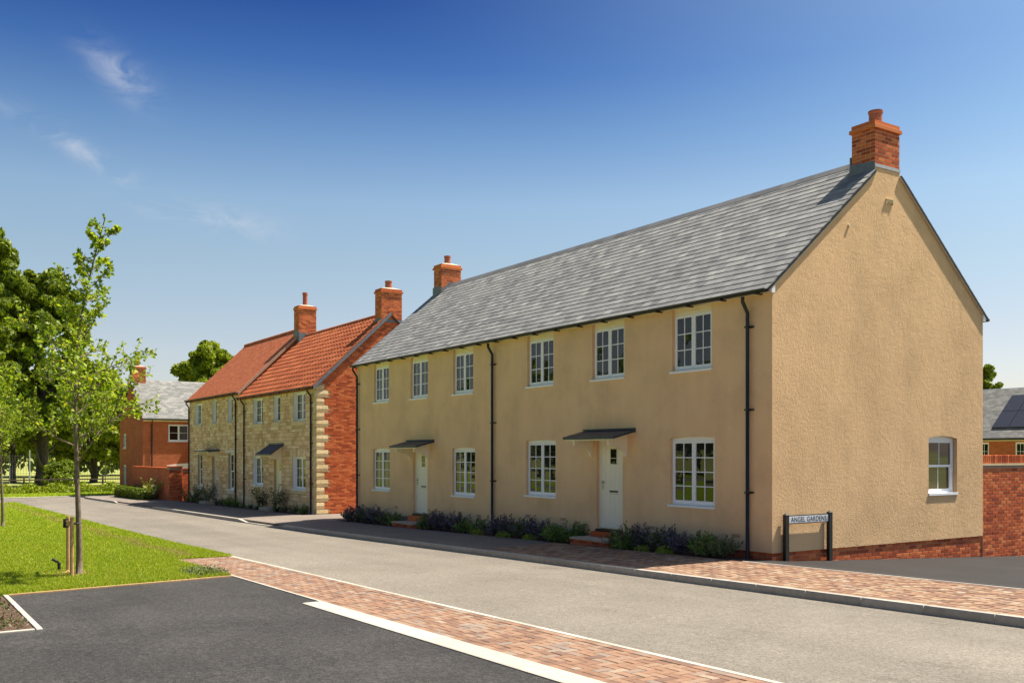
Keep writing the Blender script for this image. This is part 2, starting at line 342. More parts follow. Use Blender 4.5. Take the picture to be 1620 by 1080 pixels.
# ------------------------------------------------------------------ helpers
COL = sc.collection
WL = {}                                   # world location of every object (only leaves are rotated)
def link(o, parent=None, loc=(0, 0, 0)):
    COL.objects.link(o)
    loc = Vector(loc); WL[o.name] = loc.copy()
    if parent is not None:
        o.parent = parent; o.location = loc - WL[parent.name]
    else: o.location = loc
    return o
def tag(o, label=None, cat=None, group=None, kind=None):
    for k, v in (('label', label), ('category', cat), ('group', group), ('kind', kind)):
        if v: o[k] = v
    return o
def thing(name, loc, label, cat, group=None):
    o = bpy.data.objects.new(name, None); o.empty_display_size = 0.3
    return tag(link(o, None, loc), label, cat, group)
def mesh_np(name, V, F, mat):
    """mesh from arrays: V (n,3), F (m,k) all faces with k corners"""
    V = np.asarray(V, dtype=np.float32); F = np.asarray(F, dtype=np.int32)
    me = bpy.data.meshes.new(name)
    k = F.shape[1]
    me.vertices.add(len(V)); me.vertices.foreach_set('co', V.ravel())
    me.loops.add(F.size); me.loops.foreach_set('vertex_index', F.ravel())
    me.polygons.add(len(F)); me.polygons.foreach_set('loop_start', np.arange(0, F.size, k, dtype=np.int32))
    me.polygons.foreach_set('loop_total', np.full(len(F), k, dtype=np.int32))
    me.polygons.foreach_set('use_smooth', np.zeros(len(F), dtype=bool))
    me.update(calc_edges=True)
    me.materials.append(mat)
    return me
class Fr:
    """frame on a wall: a along the wall, b up, c outwards"""
    def __init__(s, o, u, n): s.o, s.u, s.n, s.z = Vector(o), Vector(u), Vector(n), Vector((0, 0, 1))
    def __call__(s, a, b, c=0.0): return s.o + s.u * a + s.z * b + s.n * c
ID = Fr((0, 0, 0), (1, 0, 0), (0, -1, 0))
class MB:
    def __init__(s): s.v, s.f = [], []
    def poly(s, pts):
        i = len(s.v); s.v += [Vector(p) for p in pts]; s.f.append(tuple(range(i, i + len(pts)))); return s
    def hexa(s, p):                        # p[0:4] one face, p[4:8] the face opposite, same order
        i = len(s.v); s.v += [Vector(q) for q in p]
        for q in ((3, 2, 1, 0), (4, 5, 6, 7), (0, 1, 5, 4), (1, 2, 6, 5), (2, 3, 7, 6), (3, 0, 4, 7)): s.f.append(tuple(i + k for k in q))
        return s
    def box(s, x0, x1, y0, y1, z0, z1):
        return s.hexa([(x0, y0, z0), (x1, y0, z0), (x1, y1, z0), (x0, y1, z0), (x0, y0, z1), (x1, y0, z1), (x1, y1, z1), (x0, y1, z1)])
    def fbox(s, fr, a0, a1, b0, b1, c0, c1):
        return s.hexa([fr(a0, b0, c0), fr(a1, b0, c0), fr(a1, b1, c0), fr(a0, b1, c0), fr(a0, b0, c1), fr(a1, b0, c1), fr(a1, b1, c1), fr(a0, b1, c1)])
    def prism(s, pts, d):                  # polygon swept by vector d, closed
        d = Vector(d); n = len(pts); i = len(s.v); pts = [Vector(p) for p in pts]
        s.v += pts + [p + d for p in pts]
        s.f.append(tuple(i + k for k in reversed(range(n)))); s.f.append(tuple(i + n + k for k in range(n)))
        for k in range(n): s.f.append((i + k, i + (k + 1) % n, i + n + (k + 1) % n, i + n + k))
        return s
    def tube(s, pts, r, seg=8, caps=True):
        pts = [Vector(p) for p in pts]; rr = r if isinstance(r, (list, tuple)) else [r] * len(pts); rings = []
        for k, p in enumerate(pts):
            t = (pts[min(k + 1, len(pts) - 1)] - pts[max(k - 1, 0)]).normalized()
            ref = Vector((0, 0, 1)) if abs(t.z) < 0.9 else Vector((1, 0, 0))
            a = t.cross(ref).normalized(); b = t.cross(a); i = len(s.v)
            s.v += [p + (a * math.cos(2 * math.pi * q / seg) + b * math.sin(2 * math.pi * q / seg)) * rr[k] for q in range(seg)]
            rings.append(i)
        for k in range(len(rings) - 1):
            for q in range(seg): s.f.append((rings[k] + q, rings[k] + (q + 1) % seg, rings[k + 1] + (q + 1) % seg, rings[k + 1] + q))
        if caps: s.f.append(tuple(rings[0] + q for q in range(seg))); s.f.append(tuple(rings[-1] + q for q in reversed(range(seg))))
        return s
    def lathe(s, c, prof, seg=16):
        c = Vector(c); rings = []
        for r, z in prof:
            rings.append(len(s.v)); s.v += [c + Vector((r * math.cos(2 * math.pi * q / seg), r * math.sin(2 * math.pi * q / seg), z)) for q in range(seg)]
        for k in range(len(rings) - 1):
            for q in range(seg): s.f.append((rings[k] + q, rings[k] + (q + 1) % seg, rings[k + 1] + (q + 1) % seg, rings[k + 1] + q))
        s.f.append(tuple(rings[-1] + q for q in range(seg)))
        return s
    def build(s, name, mat, parent=None, origin=None, smooth=False):
        if origin is None:
            xs = [p.x for p in s.v]; ys = [p.y for p in s.v]
            origin = ((min(xs) + max(xs)) / 2, (min(ys) + max(ys)) / 2, min(p.z for p in s.v))
        O = Vector(origin); me = bpy.data.meshes.new(name)
        me.from_pydata([tuple(p - O) for p in s.v], [], s.f); me.update(); me.materials.append(mat)
        if smooth: me.polygons.foreach_set('use_smooth', [True] * len(me.polygons))
        return link(bpy.data.objects.new(name, me), parent, O)

CF = Vector((-0.835, 0.550, 0)); CR_ = Vector((0.550, 0.835, 0))
def depth_of(p): return (p[0] - CAM[0]) * CF.x + (p[1] - CAM[1]) * CF.y
def img(p):
    d = depth_of(p); r = (p[0] - CAM[0]) * CR_.x + (p[1] - CAM[1]) * CR_.y
    return 810 + 1510 * r / max(d, .1), 717 - 1510 * (p[2] - CAM[2]) / max(d, .1), d
def in_view(p, m=30):
    u, v, d = img(p); return d > 1 and -m < u < 1620 + m and -m < v < 1080 + m

def unit_piece(ch=(0.03, 0.06, 0.2)):
    """block 1 x 1 x 1, base centred, outer edges chamfered"""
    cx_, cy_, cz_ = ch; V = []
    for x, y, z in ((0.5, 0.5, 0), (0.5, 0.5, 1 - cz_), (0.5 - cx_, 0.5 - cy_, 1)):
        V += [(-x, -y, z), (x, -y, z), (x, y, z), (-x, y, z)]
    F = []
    for r in (0, 4):
        for k in range(4): F.append((r + k, r + (k + 1) % 4, r + 4 + (k + 1) % 4, r + 4 + k))
    F.append((8, 9, 10, 11))
    return np.array(V), np.array(F)
def pieces(name, plist, mat, parent, n_ind=300, base=None, rest=None, stuff_label=None):
    """plist of (centre, R, (w, d, h)); R columns = along, up, outwards. The n_ind that show largest become
    objects of their own that share a mesh; the rest stay real geometry joined in one part."""
    V, F = base if base is not None else unit_piece()
    order = sorted(range(len(plist)), key=lambda i: (not in_view(plist[i][0]), depth_of(plist[i][0])))
    ind = [i for i in order[:n_ind] if in_view(plist[i][0])]
    me = mesh_np(name, V, F, mat) if ind else None
    for i in ind:
        c, R, d = plist[i]
        o = bpy.data.objects.new(name, me); link(o, parent, c)
        o.rotation_euler = Matrix(np.asarray(R).tolist()).to_euler(); o.scale = d
    left = sorted(set(range(len(plist))) - set(ind))
    if left:
        C = np.array([tuple(plist[i][0]) for i in left]); R = np.array([np.asarray(plist[i][1]) for i in left]); D = np.array([plist[i][2] for i in left])
        W = np.einsum('nij,nvj->nvi', R, V[None] * D[:, None, :]) + C[:, None, :]
        O = Vector(WL[parent.name]); W = W - np.array(O)
        FF = (F[None] + (np.arange(len(left)) * len(V))[:, None, None]).reshape(-1, F.shape[1])
        me2 = mesh_np(rest or name + '_field', W.reshape(-1, 3), FF, mat)
        o = bpy.data.objects.new(rest or name + '_field', me2); link(o, parent, O); o['kind'] = 'stuff'
        if stuff_label: o['label'] = stuff_label
def basis(u, v, n): return np.array([tuple(u), tuple(v), tuple(n)]).T

def brick_list(fr, a0, a1, b0, b1, keep=None, L=0.225, H=0.075, proud=0.006, phase=0, c=0.0, j=0.010):
    out = []; R = basis(fr.u, fr.z, fr.n); k = 0; b = b0
    while b + H * 0.6 < b1:
        a = a0 - (L / 2 if (k + phase) % 2 else 0)
        while a < a1 - 0.01:
            s, e = max(a, a0), min(a + L, a1)
            if e - s > 0.04 and (keep is None or keep((s + e) / 2, b + H / 2)):
                dv = random.uniform(-0.0012, 0.0012)
                out.append((fr((s + e) / 2, b + H / 2, c - 0.012), R, (e - s - j, H - j, 0.012 + proud + dv)))
            a += L
        b += H; k += 1
    return out

def wall_panel(mb, fr, a0, a1, b0, b1, ops, depth=0.10):
    """wall face with openings (x0,x1,z0,z1,rise): outer face, reveals"""
    As = sorted({a0, a1, *[o[0] for o in ops], *[o[1] for o in ops]})
    Bs = sorted({b0, b1, *[o[2] for o in ops], *[o[3] + o[4] for o in ops]})
    Bs = [b for b in Bs if b0 <= b <= b1]
    for i in range(len(As) - 1):
        for k in range(len(Bs) - 1):
            am, bm = (As[i] + As[i + 1]) / 2, (Bs[k] + Bs[k + 1]) / 2
            if any(o[0] < am < o[1] and o[2] < bm < o[3] + o[4] for o in ops): continue
            mb.poly([fr(As[i], Bs[k]), fr(As[i + 1], Bs[k]), fr(As[i + 1], Bs[k + 1]), fr(As[i], Bs[k + 1])])
    for x0, x1, z0, z1, rise in ops:
        mb.poly([fr(x0, z0, 0), fr(x0, z1, 0), fr(x0, z1, -depth), fr(x0, z0, -depth)])
        mb.poly([fr(x1, z1, 0), fr(x1, z0, 0), fr(x1, z0, -depth), fr(x1, z1, -depth)])
        mb.poly([fr(x1, z0, 0), fr(x0, z0, 0), fr(x0, z0, -depth), fr(x1, z0, -depth)])
        N = 8 if rise > 0 else 1
        pr = None
        for q in range(N + 1):
            t = q / N; x = x0 + (x1 - x0) * t; z = z1 + rise * (1 - (2 * t - 1) ** 2)
            if pr:
                mb.poly([fr(pr[0], pr[1], 0), fr(x, z, 0), fr(x, z, -depth), fr(pr[0], pr[1], -depth)])
                if rise > 0: mb.poly([fr(pr[0], pr[1]), fr(x, z), fr(x, z1 + rise), fr(pr[0], z1 + rise)])
            pr = (x, z)
        mb.poly([fr(x0, z0, -depth), fr(x1, z0, -depth), fr(x1, z1 + rise, -depth), fr(x0, z1 + rise, -depth)])

def casement_mesh(fr, a0, a1, b0, b1, c0, c1, cols, rows, stile=0.05, bar=0.020, bot=0.075):
    m = MB()
    m.fbox(fr, a0, a0 + stile, b0, b1, c0, c1); m.fbox(fr, a1 - stile, a1, b0, b1, c0, c1)
    m.fbox(fr, a0 + stile, a1 - stile, b0, b0 + bot, c0, c1 - 0.001); m.fbox(fr, a0 + stile, a1 - stile, b1 - stile, b1, c0, c1 - 0.001)
    ia, ib, ja, jb = a0 + stile, a1 - stile, b0 + bot, b1 - stile
    for q in range(1, cols):
        a = ia + (ib - ia) * q / cols; m.fbox(fr, a - bar / 2, a + bar / 2, ja, jb, c0 + 0.012, c1 - 0.008)
    for q in range(1, rows):
        b = ja + (jb - ja) * q / rows; m.fbox(fr, ia, ib, b - bar / 2, b + bar / 2, c0 + 0.012, c1 - 0.009)
    panes = []
    for i in range(cols):
        for k in range(rows):
            panes.append((ia + (ib - ia) * i / cols + bar / 2, ia + (ib - ia) * (i + 1) / cols - bar / 2, ja + (jb - ja) * k / rows + bar / 2, ja + (jb - ja) * (k + 1) / rows - bar / 2))
    return m, panes
def add_panes(fr, panes, c, parent, mat=None):
    for a0, a1, b0, b1 in panes:
        t = random.uniform(-0.0015, 0.0015); t2 = random.uniform(-0.0015, 0.0015); m = MB()
        m.hexa([fr(a0, b0, c - .008), fr(a1, b0, c - .008), fr(a1, b1, c - .008), fr(a0, b1, c - .008), fr(a0, b0, c + t), fr(a1, b0, c - t), fr(a1, b1, c - t + t2), fr(a0, b1, c + t + t2)])
        m.build('pane', mat or M_glass, parent)
def window(house, fr, x0, x1, z0, z1, rows, lights=2, cols=2, rise=0.0, sill=True, head=0.05, rec=0.07, glass=None, lined=False, sillm=None, sill_h=0.045):
    """timber casement window: outer frame is the part, casements, panes and sill its sub-parts"""
    f = 0.035; m = MB()
    c0, c1 = -rec - 0.045, -rec
    m.fbox(fr, x0, x0 + f, z0, z1 + rise, c0, c1); m.fbox(fr, x1 - f, x1, z0, z1 + rise, c0, c1)
    m.fbox(fr, x0 + f, x1 - f, z1 - head, z1 + rise - .002, c0, c1 - 0.001); m.fbox(fr, x0 + f, x1 - f, z0, z0 + 0.02, c0, c1 - .001)
    wv = (x0 + x1) / 2
    m.fbox(fr, wv - 0.15, wv + 0.15, z1 - head * 0.6, z1 - head * 0.6 + 0.022, c1, c1 + 0.012)      # trickle vent
    win = m.build('window', M_white if head < 0.1 else M_cream, house)
    w = (x1 - x0 - 2 * f) / lights
    for q in range(lights):
        a0 = x0 + f + w * q + 0.003; a1 = a0 + w - 0.006
        cm, panes = casement_mesh(fr, a0, a1, z0 + 0.022, z1 - head - 0.002, c0 + 0.01, c1 + 0.014, cols, rows)
        cm.build('casement', M_white, win); add_panes(fr, panes, c1 - 0.006, win, glass)
    if lined:
        s = MB(); s.fbox(fr, x0 + .001, x0 + .014, z0, z1, c1 + .001, -.012); s.fbox(fr, x1 - .014, x1 - .001, z0, z1, c1 + .001, -.012); s.fbox(fr, x0 + .015, x1 - .015, z1 - .013, z1 - .001, c1 + .001, -.014); s.build('reveal_lining', M_white, win)
    if sill:
        s = MB(); s.fbox(fr, x0 - 0.05, x1 + 0.02, z0 - sill_h, z0 - 0.001, -rec, 0.035); s.build('sill', sillm or M_white, win)
    return win
def sash_window(house, fr, x0, x1, z0, z1, cols=2, rows=1, rec=0.10, rise=0.0, glass=None, rows_low=None):
    m = MB(); f = 0.05; c0, c1 = -rec - 0.05, -rec
    m.fbox(fr, x0, x0 + f, z0, z1 + rise, c0, c1); m.fbox(fr, x1 - f, x1, z0, z1 + rise, c0, c1)
    m.fbox(fr, x0 + f, x1 - f, z1 - f, z1 + rise - .002, c0, c1 - .001); m.fbox(fr, x0 + f, x1 - f, z0, z0 + 0.03, c0, c1 - .001)
    win = m.build('window', M_white, house); zm = (z0 + z1) / 2
    for lo, hi, c, rw in ((zm - 0.03, z1 - f, c1 - 0.004, rows), (z0 + 0.03, zm + 0.01, c1 - 0.028, rows_low or rows)):
        cm, panes = casement_mesh(fr, x0 + f, x1 - f, lo, hi, c - 0.03, c, cols, rw, 0.04, 0.018, 0.05)
        cm.build('sash', M_white, win); add_panes(fr, panes, c - 0.012, win, glass)
    s = MB(); s.fbox(fr, x0 - 0.03, x1 + 0.03, z0 - 0.05, z0 - 0.001, -rec, 0.022); s.build('sill', M_white, win)
    return win
def door(house, fr, x0, x1, z0, z1, rec=0.10, mat=None, light=(0.55, 0.78), right_handle=False):
    mat = mat or M_door; m = MB(); f = 0.055
    m.fbox(fr, x0, x0 + f, z0, z1, -rec - .06, -rec + 0.012); m.fbox(fr, x1 - f, x1, z0, z1, -rec - .06, -rec + 0.012)
    m.fbox(fr, x0 + f, x1 - f, z1 - f, z1, -rec - .06, -rec + 0.011)
    n = 5; w = (x1 - x0 - 2 * f) / n
    for q in range(n): m.fbox(fr, x0 + f + w * q + 0.0025, x0 + f + w * (q + 1) - 0.0025, z0 + 0.06, z1 - f - .004, -rec - .045, -rec - 0.002)
    m.fbox(fr, x0 + f, x1 - f, z0 + 0.02, z0 + 0.058, -rec - .045, -rec + 0.02)
    d = m.build('door', mat, house)
    g = MB(); gx = (x0 + x1) / 2 + 0.04; gz = z0 + (z1 - z0) * 0.80
    g.fbox(fr, gx - 0.11, gx + 0.11, gz - 0.20, gz + 0.14, -rec - 0.002, -rec + 0.004)
    g.build('pane', M_glass, d)
    b = MB(); b.fbox(fr, gx - 0.11, gx + 0.11, gz - 0.075, gz - 0.063, -rec + .004, -rec + .009)
    for e in (-0.125, 0.11): b.fbox(fr, gx + e, gx + e + .015, gz - .215, gz + .155, -rec - .002, -rec + .010)
    for e in (-0.215, 0.14): b.fbox(fr, gx - .11, gx + .11, gz + e, gz + e + .015, -rec - .002, -rec + .010)
    b.build('glazing_bead', mat, d)
    lz = z0 + (z1 - z0) * 0.41
    g = MB(); g.fbox(fr, gx - 0.14, gx + 0.14, lz - 0.02, lz + 0.02, -rec - .002, -rec + .010); g.build('letter_plate', M_black, d)
    g = MB(); g.fbox(fr, gx - 0.14, gx + 0.14, lz - 0.06, lz - 0.045, -rec - .002, -rec + .008); g.build('letter_plate_rim', M_steel, d)
    hx = x0 + f + 0.07 if not right_handle else x1 - f - 0.07; hz = z0 + (z1 - z0) * 0.48
    h = MB(); h.fbox(fr, hx - 0.015, hx + 0.015, hz - 0.11, hz + 0.10, -rec - .002, -rec + .008); h.tube([fr(hx, hz + .05, -rec), fr(hx, hz + .05, -rec + .05), fr(hx + .11, hz + .05, -rec + .05)], 0.010)
    h.build('handle', M_steel, d)
    s = MB(); s.fbox(fr, x0, x1, z0 - 0.05, z0 - 0.001, -rec - .06, 0.03); s.build('door_sill', M_black, d)
    return d
def canopy(house, fr, x0, x1, zt, drop=0.15, out=0.62, bh=0.50, roofm=None, brackets=((0.30), (-0.30))):
    m = MB(); t = 0.055
    m.hexa([fr(x0, zt - t, 0), fr(x1, zt - t, 0), fr(x1, zt, 0), fr(x0, zt, 0), fr(x0, zt - drop - t, out), fr(x1, zt - drop - t, out), fr(x1, zt - drop, out), fr(x0, zt - drop, out)])
    m.fbox(fr, x0, x1, zt + .001, zt + 0.035, 0, 0.05)
    cp = m.build('canopy', roofm or M_canopy, house)
    s = MB(); s.hexa([fr(x0 + .05, zt - t - .03, 0), fr(x1 - .05, zt - t - .03, 0), fr(x1 - .05, zt - t - .002, 0), fr(x0 + .05, zt - t - .002, 0),
                      fr(x0 + .05, zt - drop - t - .03, out - .04), fr(x1 - .05, zt - drop - t - .03, out - .04), fr(x1 - .05, zt - drop - t - .002, out - .04), fr(x0 + .05, zt - drop - t - .002, out - .04)])
    s.build('soffit', M_cream, cp)
    for e in brackets:
        bx = (x0 if e > 0 else x1) + e; b = MB(); pts = []
        zt2 = zt - t - 0.032; N = 8
        outer = [(0.0, zt2), (0.0, zt2 - bh)]
        arc = []
        for q in range(N + 1):
            an = math.pi / 2 * q / N
            arc.append((0.07 + (out - .16) * (1 - math.cos(an)), zt2 - bh + (bh - .10 - drop) * math.sin(an)))
        prof = [(0, zt2), (0, zt2 - bh), (0.07, zt2 - bh)] + arc[1:] + [(out - 0.08, zt2 - drop * (out - .08) / out - 0.002)]
        for k in range(len(prof) - 1): pass
        b.prism([fr(bx - .03, z, c) for c, z in prof], fr.u * 0.06); b.build('bracket', M_cream, cp)
    return cp
def gutter(house, x0, x1, y, z, brackets=True, step=0.9, end_cap=True):
    m = MB(); N = 8; r = 0.062
    prof = [(y + r * math.cos(math.pi + math.pi * q / N), z + r * math.sin(math.pi + math.pi * q / N)) for q in range(N + 1)] + [(y + r - .006, z)] + [(y + (r - .006) * math.cos(2 * math.pi - math.pi * q / N), z + (r - .006) * math.sin(2 * math.pi - math.pi * q / N)) for q in range(1, N + 1)]
    m.prism([(x0, a, b) for a, b in prof], (x1 - x0, 0, 0)); g = m.build('gutter', M_black, house)
    if brackets:
        x = x0 + 0.25
        while x < x1:
            b = MB(); b.box(x, x + 0.05, y - r - .005, -y * 0 + y + r + 0.05, z - r - 0.028, z - r - 0.001); b.build('gutter_bracket', M_black, g); x += step
    return g
def downpipe(house, x, yw, y_gut, ztop, zbot, bend=0.0):
    m = MB(); y = yw - 0.075
    m.tube([(x + bend, y_gut, ztop - .05), (x + bend, y_gut, ztop - 0.14), (x, y, ztop - 0.34), (x, y, ztop - 0.42), (x, y, zbot)], 0.036, 10)
    p = m.build('downpipe', M_black, house, smooth=True)
    z = ztop - 0.62
    while z > zbot + 0.5:
        b = MB(); b.box(x - 0.043, x + 0.043, y - .042, yw + 0.0, z, z + 0.035); b.box(x + .04, x + 0.10, yw - 0.05, yw, z + .004, z + .031); b.build('pipe_clip', M_black, p); z -= 1.55
    return p
def chimney(house, x0, x1, y0, y1, zb, zt, n_ind=0, pot_r=0.14, pot_h=0.30, pot_flare=0.02, lead=0.16, roof_z=None, roof_k=0.849, ridge_y=None, side_lead=True, parent_part=None):
    """brick stack on the ridge: core, bricks, oversailing course, flaunching, pot, lead flashing"""
    c = MB(); c.box(x0 + .006, x1 - .006, y0 + .006, y1 - .006, zb, zt - .16); core = c.build('chimney', M_mortar_pale, parent_part or house)
    bl = []
    faces = [(Fr((x0, y0 + .006, zb), (1, 0, 0), (0, -1, 0)), x1 - x0), (Fr((x1 - .006, y0, zb), (0, 1, 0), (1, 0, 0)), y1 - y0),
             (Fr((x0 + .006, y1, zb), (0, -1, 0), (-1, 0, 0)), y1 - y0), (Fr((x1, y1 - .006, zb), (-1, 0, 0), (0, 1, 0)), x1 - x0)]
    H = zt - 0.16 - zb; nc = round(H / 0.075)
    for k, (fr, L) in enumerate(faces): bl += brick_list(fr, 0, L, 0, nc * 0.075 - .01, phase=k)
    pieces('brick', bl, M_brick, core, n_ind, rest='brickwork')
    zc = zt - 0.16
    o = MB(); o.box(x0 - .035, x1 + .035, y0 - .035, y1 + .035, zc, zc + .068); o.build('oversailing_course', M_brick, core)
    o = MB(); o.box(x0 - .001, x1 + .001, y0 - .001, y1 + .001, zc + .075, zt); o.build('top_course', M_brick, core)
    o = MB(); o.box(x0 - .03, x1 + .03, y0 - .03, y1 + .03, zc + .0685, zc + .0745)
    xm, ym = (x0 + x1) / 2, (y0 + y1) / 2
    o.hexa([(x0, y0, zt + .001), (x1, y0, zt + .001), (x1, y1, zt + .001), (x0, y1, zt + .001), (xm - .15, ym - .15, zt + .06), (xm + .15, ym - .15, zt + .06), (xm + .15, ym + .15, zt + .06), (xm - .15, ym + .15, zt + .06)])
    o.build('flaunching', M_mortar_pale, core)
    p = MB(); p.lathe((xm, ym, zt + .05), [(pot_r, 0), (pot_r * .97, pot_h * .75), (pot_r + pot_flare, pot_h * .85), (pot_r + pot_flare, pot_h), (pot_r * .8, pot_h), (pot_r * .75, pot_h * .6)]); p.build('chimney_pot', M_pot, core, smooth=False)
    return core

# ------------------------------------------------------------------ setting: ground, road, pavements
PX = [-400, -75, -52, -40, -34, -21, -14.5, -4.7, 0.3, 2.6, 6.6, 40, 400]      # top of the kerb along the street
PZ = [-1.3, -0.95, -0.78, -0.63, -0.55, -0.385, -0.29, -0.09, 0.0, 0.045, 0.12, 0.6, 0.9]
def P(x): return float(np.interp(x, PX, PZ))
def PH(x): return P(x) + 0.06                                # back of the footway, by the house fronts
def fall(y): return 0.06 * min(1, max(0, (y + 2.67) / 1.85))      # crossfall of the footway
def slope(x): return (P(x + .3) - P(x - .3)) / .6
def sheet(name, q, nx, ny, zf, mat, skirt=0.12, kind='structure', parent=None):
    """ground sheet over the quad q = (p00, p10, p11, p01), following the fall of the street"""
    q = [Vector((*p, 0)) for p in q]; V = []; F = []
    for j in range(ny + 1):
        for i in range(nx + 1):
            s, t = i / nx, j / ny
            p = q[0] * (1 - s) * (1 - t) + q[1] * s * (1 - t) + q[2] * s * t + q[3] * (1 - s) * t
            V.append((p.x, p.y, zf(p.x, p.y)))
    for j in range(ny):
        for i in range(nx):
            a = j * (nx + 1) + i; F.append((a, a + 1, a + nx + 2, a + nx + 1))
    if skirt:
        rim = [i for i in range(nx + 1)] + [j * (nx + 1) + nx for j in range(1, ny + 1)] + [ny * (nx + 1) + i for i in range(nx - 1, -1, -1)] + [j * (nx + 1) for j in range(ny - 1, 0, -1)]
        b = len(V); V += [(V[k][0], V[k][1], V[k][2] - skirt) for k in rim]; n = len(rim)
        for k in range(n): F.append((rim[k], b + k, b + (k + 1) % n, rim[(k + 1) % n]))
    me = mesh_np(name, V, F, mat); o = link(bpy.data.objects.new(name, me), parent)
    if parent is None: o['kind'] = kind
    return o
def off(d): return lambda x, y: P(x) + d
xs = [-2500, -900, -400, -200, -120, -90, -75, -66, -60, -50, -40, -30, -20, -10, 0, 10, 20, 40, 90, 200, 600, 2500]
ys = [-2500, -900, -300, -120, -60, -30, -15, -5, 0, 5, 12, 20, 30, 40, 50, 70, 120, 300, 900, 2500]
def base_z(x, y):
    k = min(1, max(0, (x + 52) / 20))
    return P(x) + float(np.interp(x, [-70, -60], [-0.09, -0.32])) - 0.047 * min(48, max(0, y - 1)) * k * k * (3 - 2 * k) - 0.25 * min(1, max(0, y + 1.2)) * k
V = [(x, y, base_z(x, y)) for y in ys for x in xs]; nx_ = len(xs)
F = [(j * nx_ + i, j * nx_ + i + 1, (j + 1) * nx_ + i + 1, (j + 1) * nx_ + i) for j in range(len(ys) - 1) for i in range(nx_ - 1)]
g = link(bpy.data.objects.new('ground', mesh_np('ground', V, F, M_field))); g['kind'] = 'structure'

RZ = -0.11
KY = -2.80                                                       # front of the kerb
EY = -7.17                                                       # near edge of the carriageway
sheet('road', ((-50, EY), (45, EY), (45, KY), (-50, KY)), 90, 4, off(RZ), M_road)
sheet('side_road', ((-58, -70), (-50.002, -70), (-50.002, -2.0), (-58, -2.0)), 4, 30, off(RZ), M_road)
sheet('lawn', ((-50, -70), (-8.95, -70), (-8.95, EY), (-50, EY)), 50, 30, off(-0.085), M_turf)
sheet('lawn', ((-8.95, -12.0), (-4.47, -12.0), (-4.87, -8.44), (-8.95, -8.44)), 6, 4, off(-0.084), M_turf)
sheet('lawn', ((-8.95, -70), (-4.43, -70), (-4.43, -12.002), (-8.95, -12.002)), 4, 30, off(-0.085), M_turf)
sheet('grass_verge', ((-71, -70), (-58.16, -70), (-58.16, 14), (-71, 14)), 4, 30, off(-0.075), M_turf)
bed = sheet('planting_bed', ((-4.33, -40), (-0.64, -40), (-0.64, -12.1), (-4.33, -12.1)), 4, 10, off(-0.10), M_soil)
sheet('parking_bay', ((-4.37, -12.02), (-0.58, -12.02), (-0.58, -8.40), (-4.82, -8.40)), 6, 4, off(-0.104), M_tarmac)
sheet('parking_bay', ((-0.58, -60), (40, -60), (40, -8.42), (-0.58, -8.42)), 40, 10, off(-0.104), M_tarmac)
foot = lambda x, y: P(x) + fall(y)
sheet('pavement', ((-55, -2.67), (-5.75, -2.67), (-5.75, -0.80), (-55, -0.80)), 60, 2, foot, M_path)
sheet('pavement', ((-55, -0.798), (-18.4, -0.798), (-18.4, -0.40), (-55, -0.40)), 40, 1, off(0.06), M_path)
sheet('side_path', ((-22.48, -0.398), (-18.36, -0.398), (-18.36, 12), (-22.48, 12)), 3, 4, off(0.06), M_path)
sheet('flower_bed', ((-18.4, -0.796), (0.02, -0.796), (0.02, 0.03), (-18.4, 0.03)), 40, 2, lambda x, y: PH(x) - 0.03 - max(0, x + 0.6) * 0.05, M_soil)
sheet('flower_bed', ((-55, -0.398), (-22.5, -0.398), (-22.5, 0.3), (-55, 0.3)), 40, 1, off(0.04), M_soil)
def drive_z(x, y):
    t = min(1, max(0, (y + 0.74) / 1.2)); return PH(x) * (1 - t) + t * (0.0 - 0.046 * y + 0.004 * x)
sheet('driveway', ((0.025, -0.745), (30, -0.745), (30, 40), (0.025, 40)), 30, 60, drive_z, M_drive)

def slope_R(x, yaw=0.0):
    s = math.atan(slope(x)); u = Vector((math.cos(s), 0, math.sin(s))); n = Vector((-math.sin(s), 0, math.cos(s))); v = Vector((0, 1, 0))
    if yaw: u, v = v, -u
    return basis(u, v, n)
def run(x0, x1, y0, y1, L, top, h, gap=0.004):
    out = []; n = max(1, round((x1 - x0) / L)); w = (x1 - x0) / n
    for k in range(n):
        xm = x0 + (k + .5) * w
        out.append((Vector((xm, (y0 + y1) / 2, P(xm) + top - h)), slope_R(xm), (w - gap, y1 - y0, h)))
    return out
def setting_root(name):
    o = bpy.data.objects.new(name, None); link(o); o['kind'] = 'structure'; return o
kerb = setting_root('kerb')
KB = unit_piece((0.008, 0.10, 0.10))
pieces('kerb_stone', run(-17.9, 45, KY, KY + .129, 0.915, 0.004, 0.25) + run(-35.6, -22.6, KY, KY + .129, 0.915, 0.004, 0.25) + run(-54.5, -45.2, KY, KY + .129, 0.915, 0.004, 0.25)
       + run(-21.7, -18.8, KY, KY + .129, 0.915, -0.075, 0.2) + run(-44.3, -36.5, KY, KY + .129, 0.915, -0.075, 0.2), M_kerb, kerb, 300, KB)
tr = []
for xa, xb in ((-17.9, -18.8), (-22.6, -21.7), (-35.6, -36.5), (-45.2, -44.3)):        # tapered transition kerbs
    m = MB(); za, zb = P(xa) + .004, P(xb) - .075
    xl, xr, zl, zr = (xa, xb, za, zb) if xa < xb else (xb, xa, zb, za)
    m.hexa([(xl, KY, zl - .2), (xr, KY, zr - .2), (xr, KY + .129, zr - .2), (xl, KY + .129, zl - .2), (xl, KY, zl), (xr, KY, zr), (xr, KY + .129, zr), (xl, KY + .129, zl)])
    m.build('kerb_stone', M_kerb, kerb)
fk = setting_root('verge_kerb')
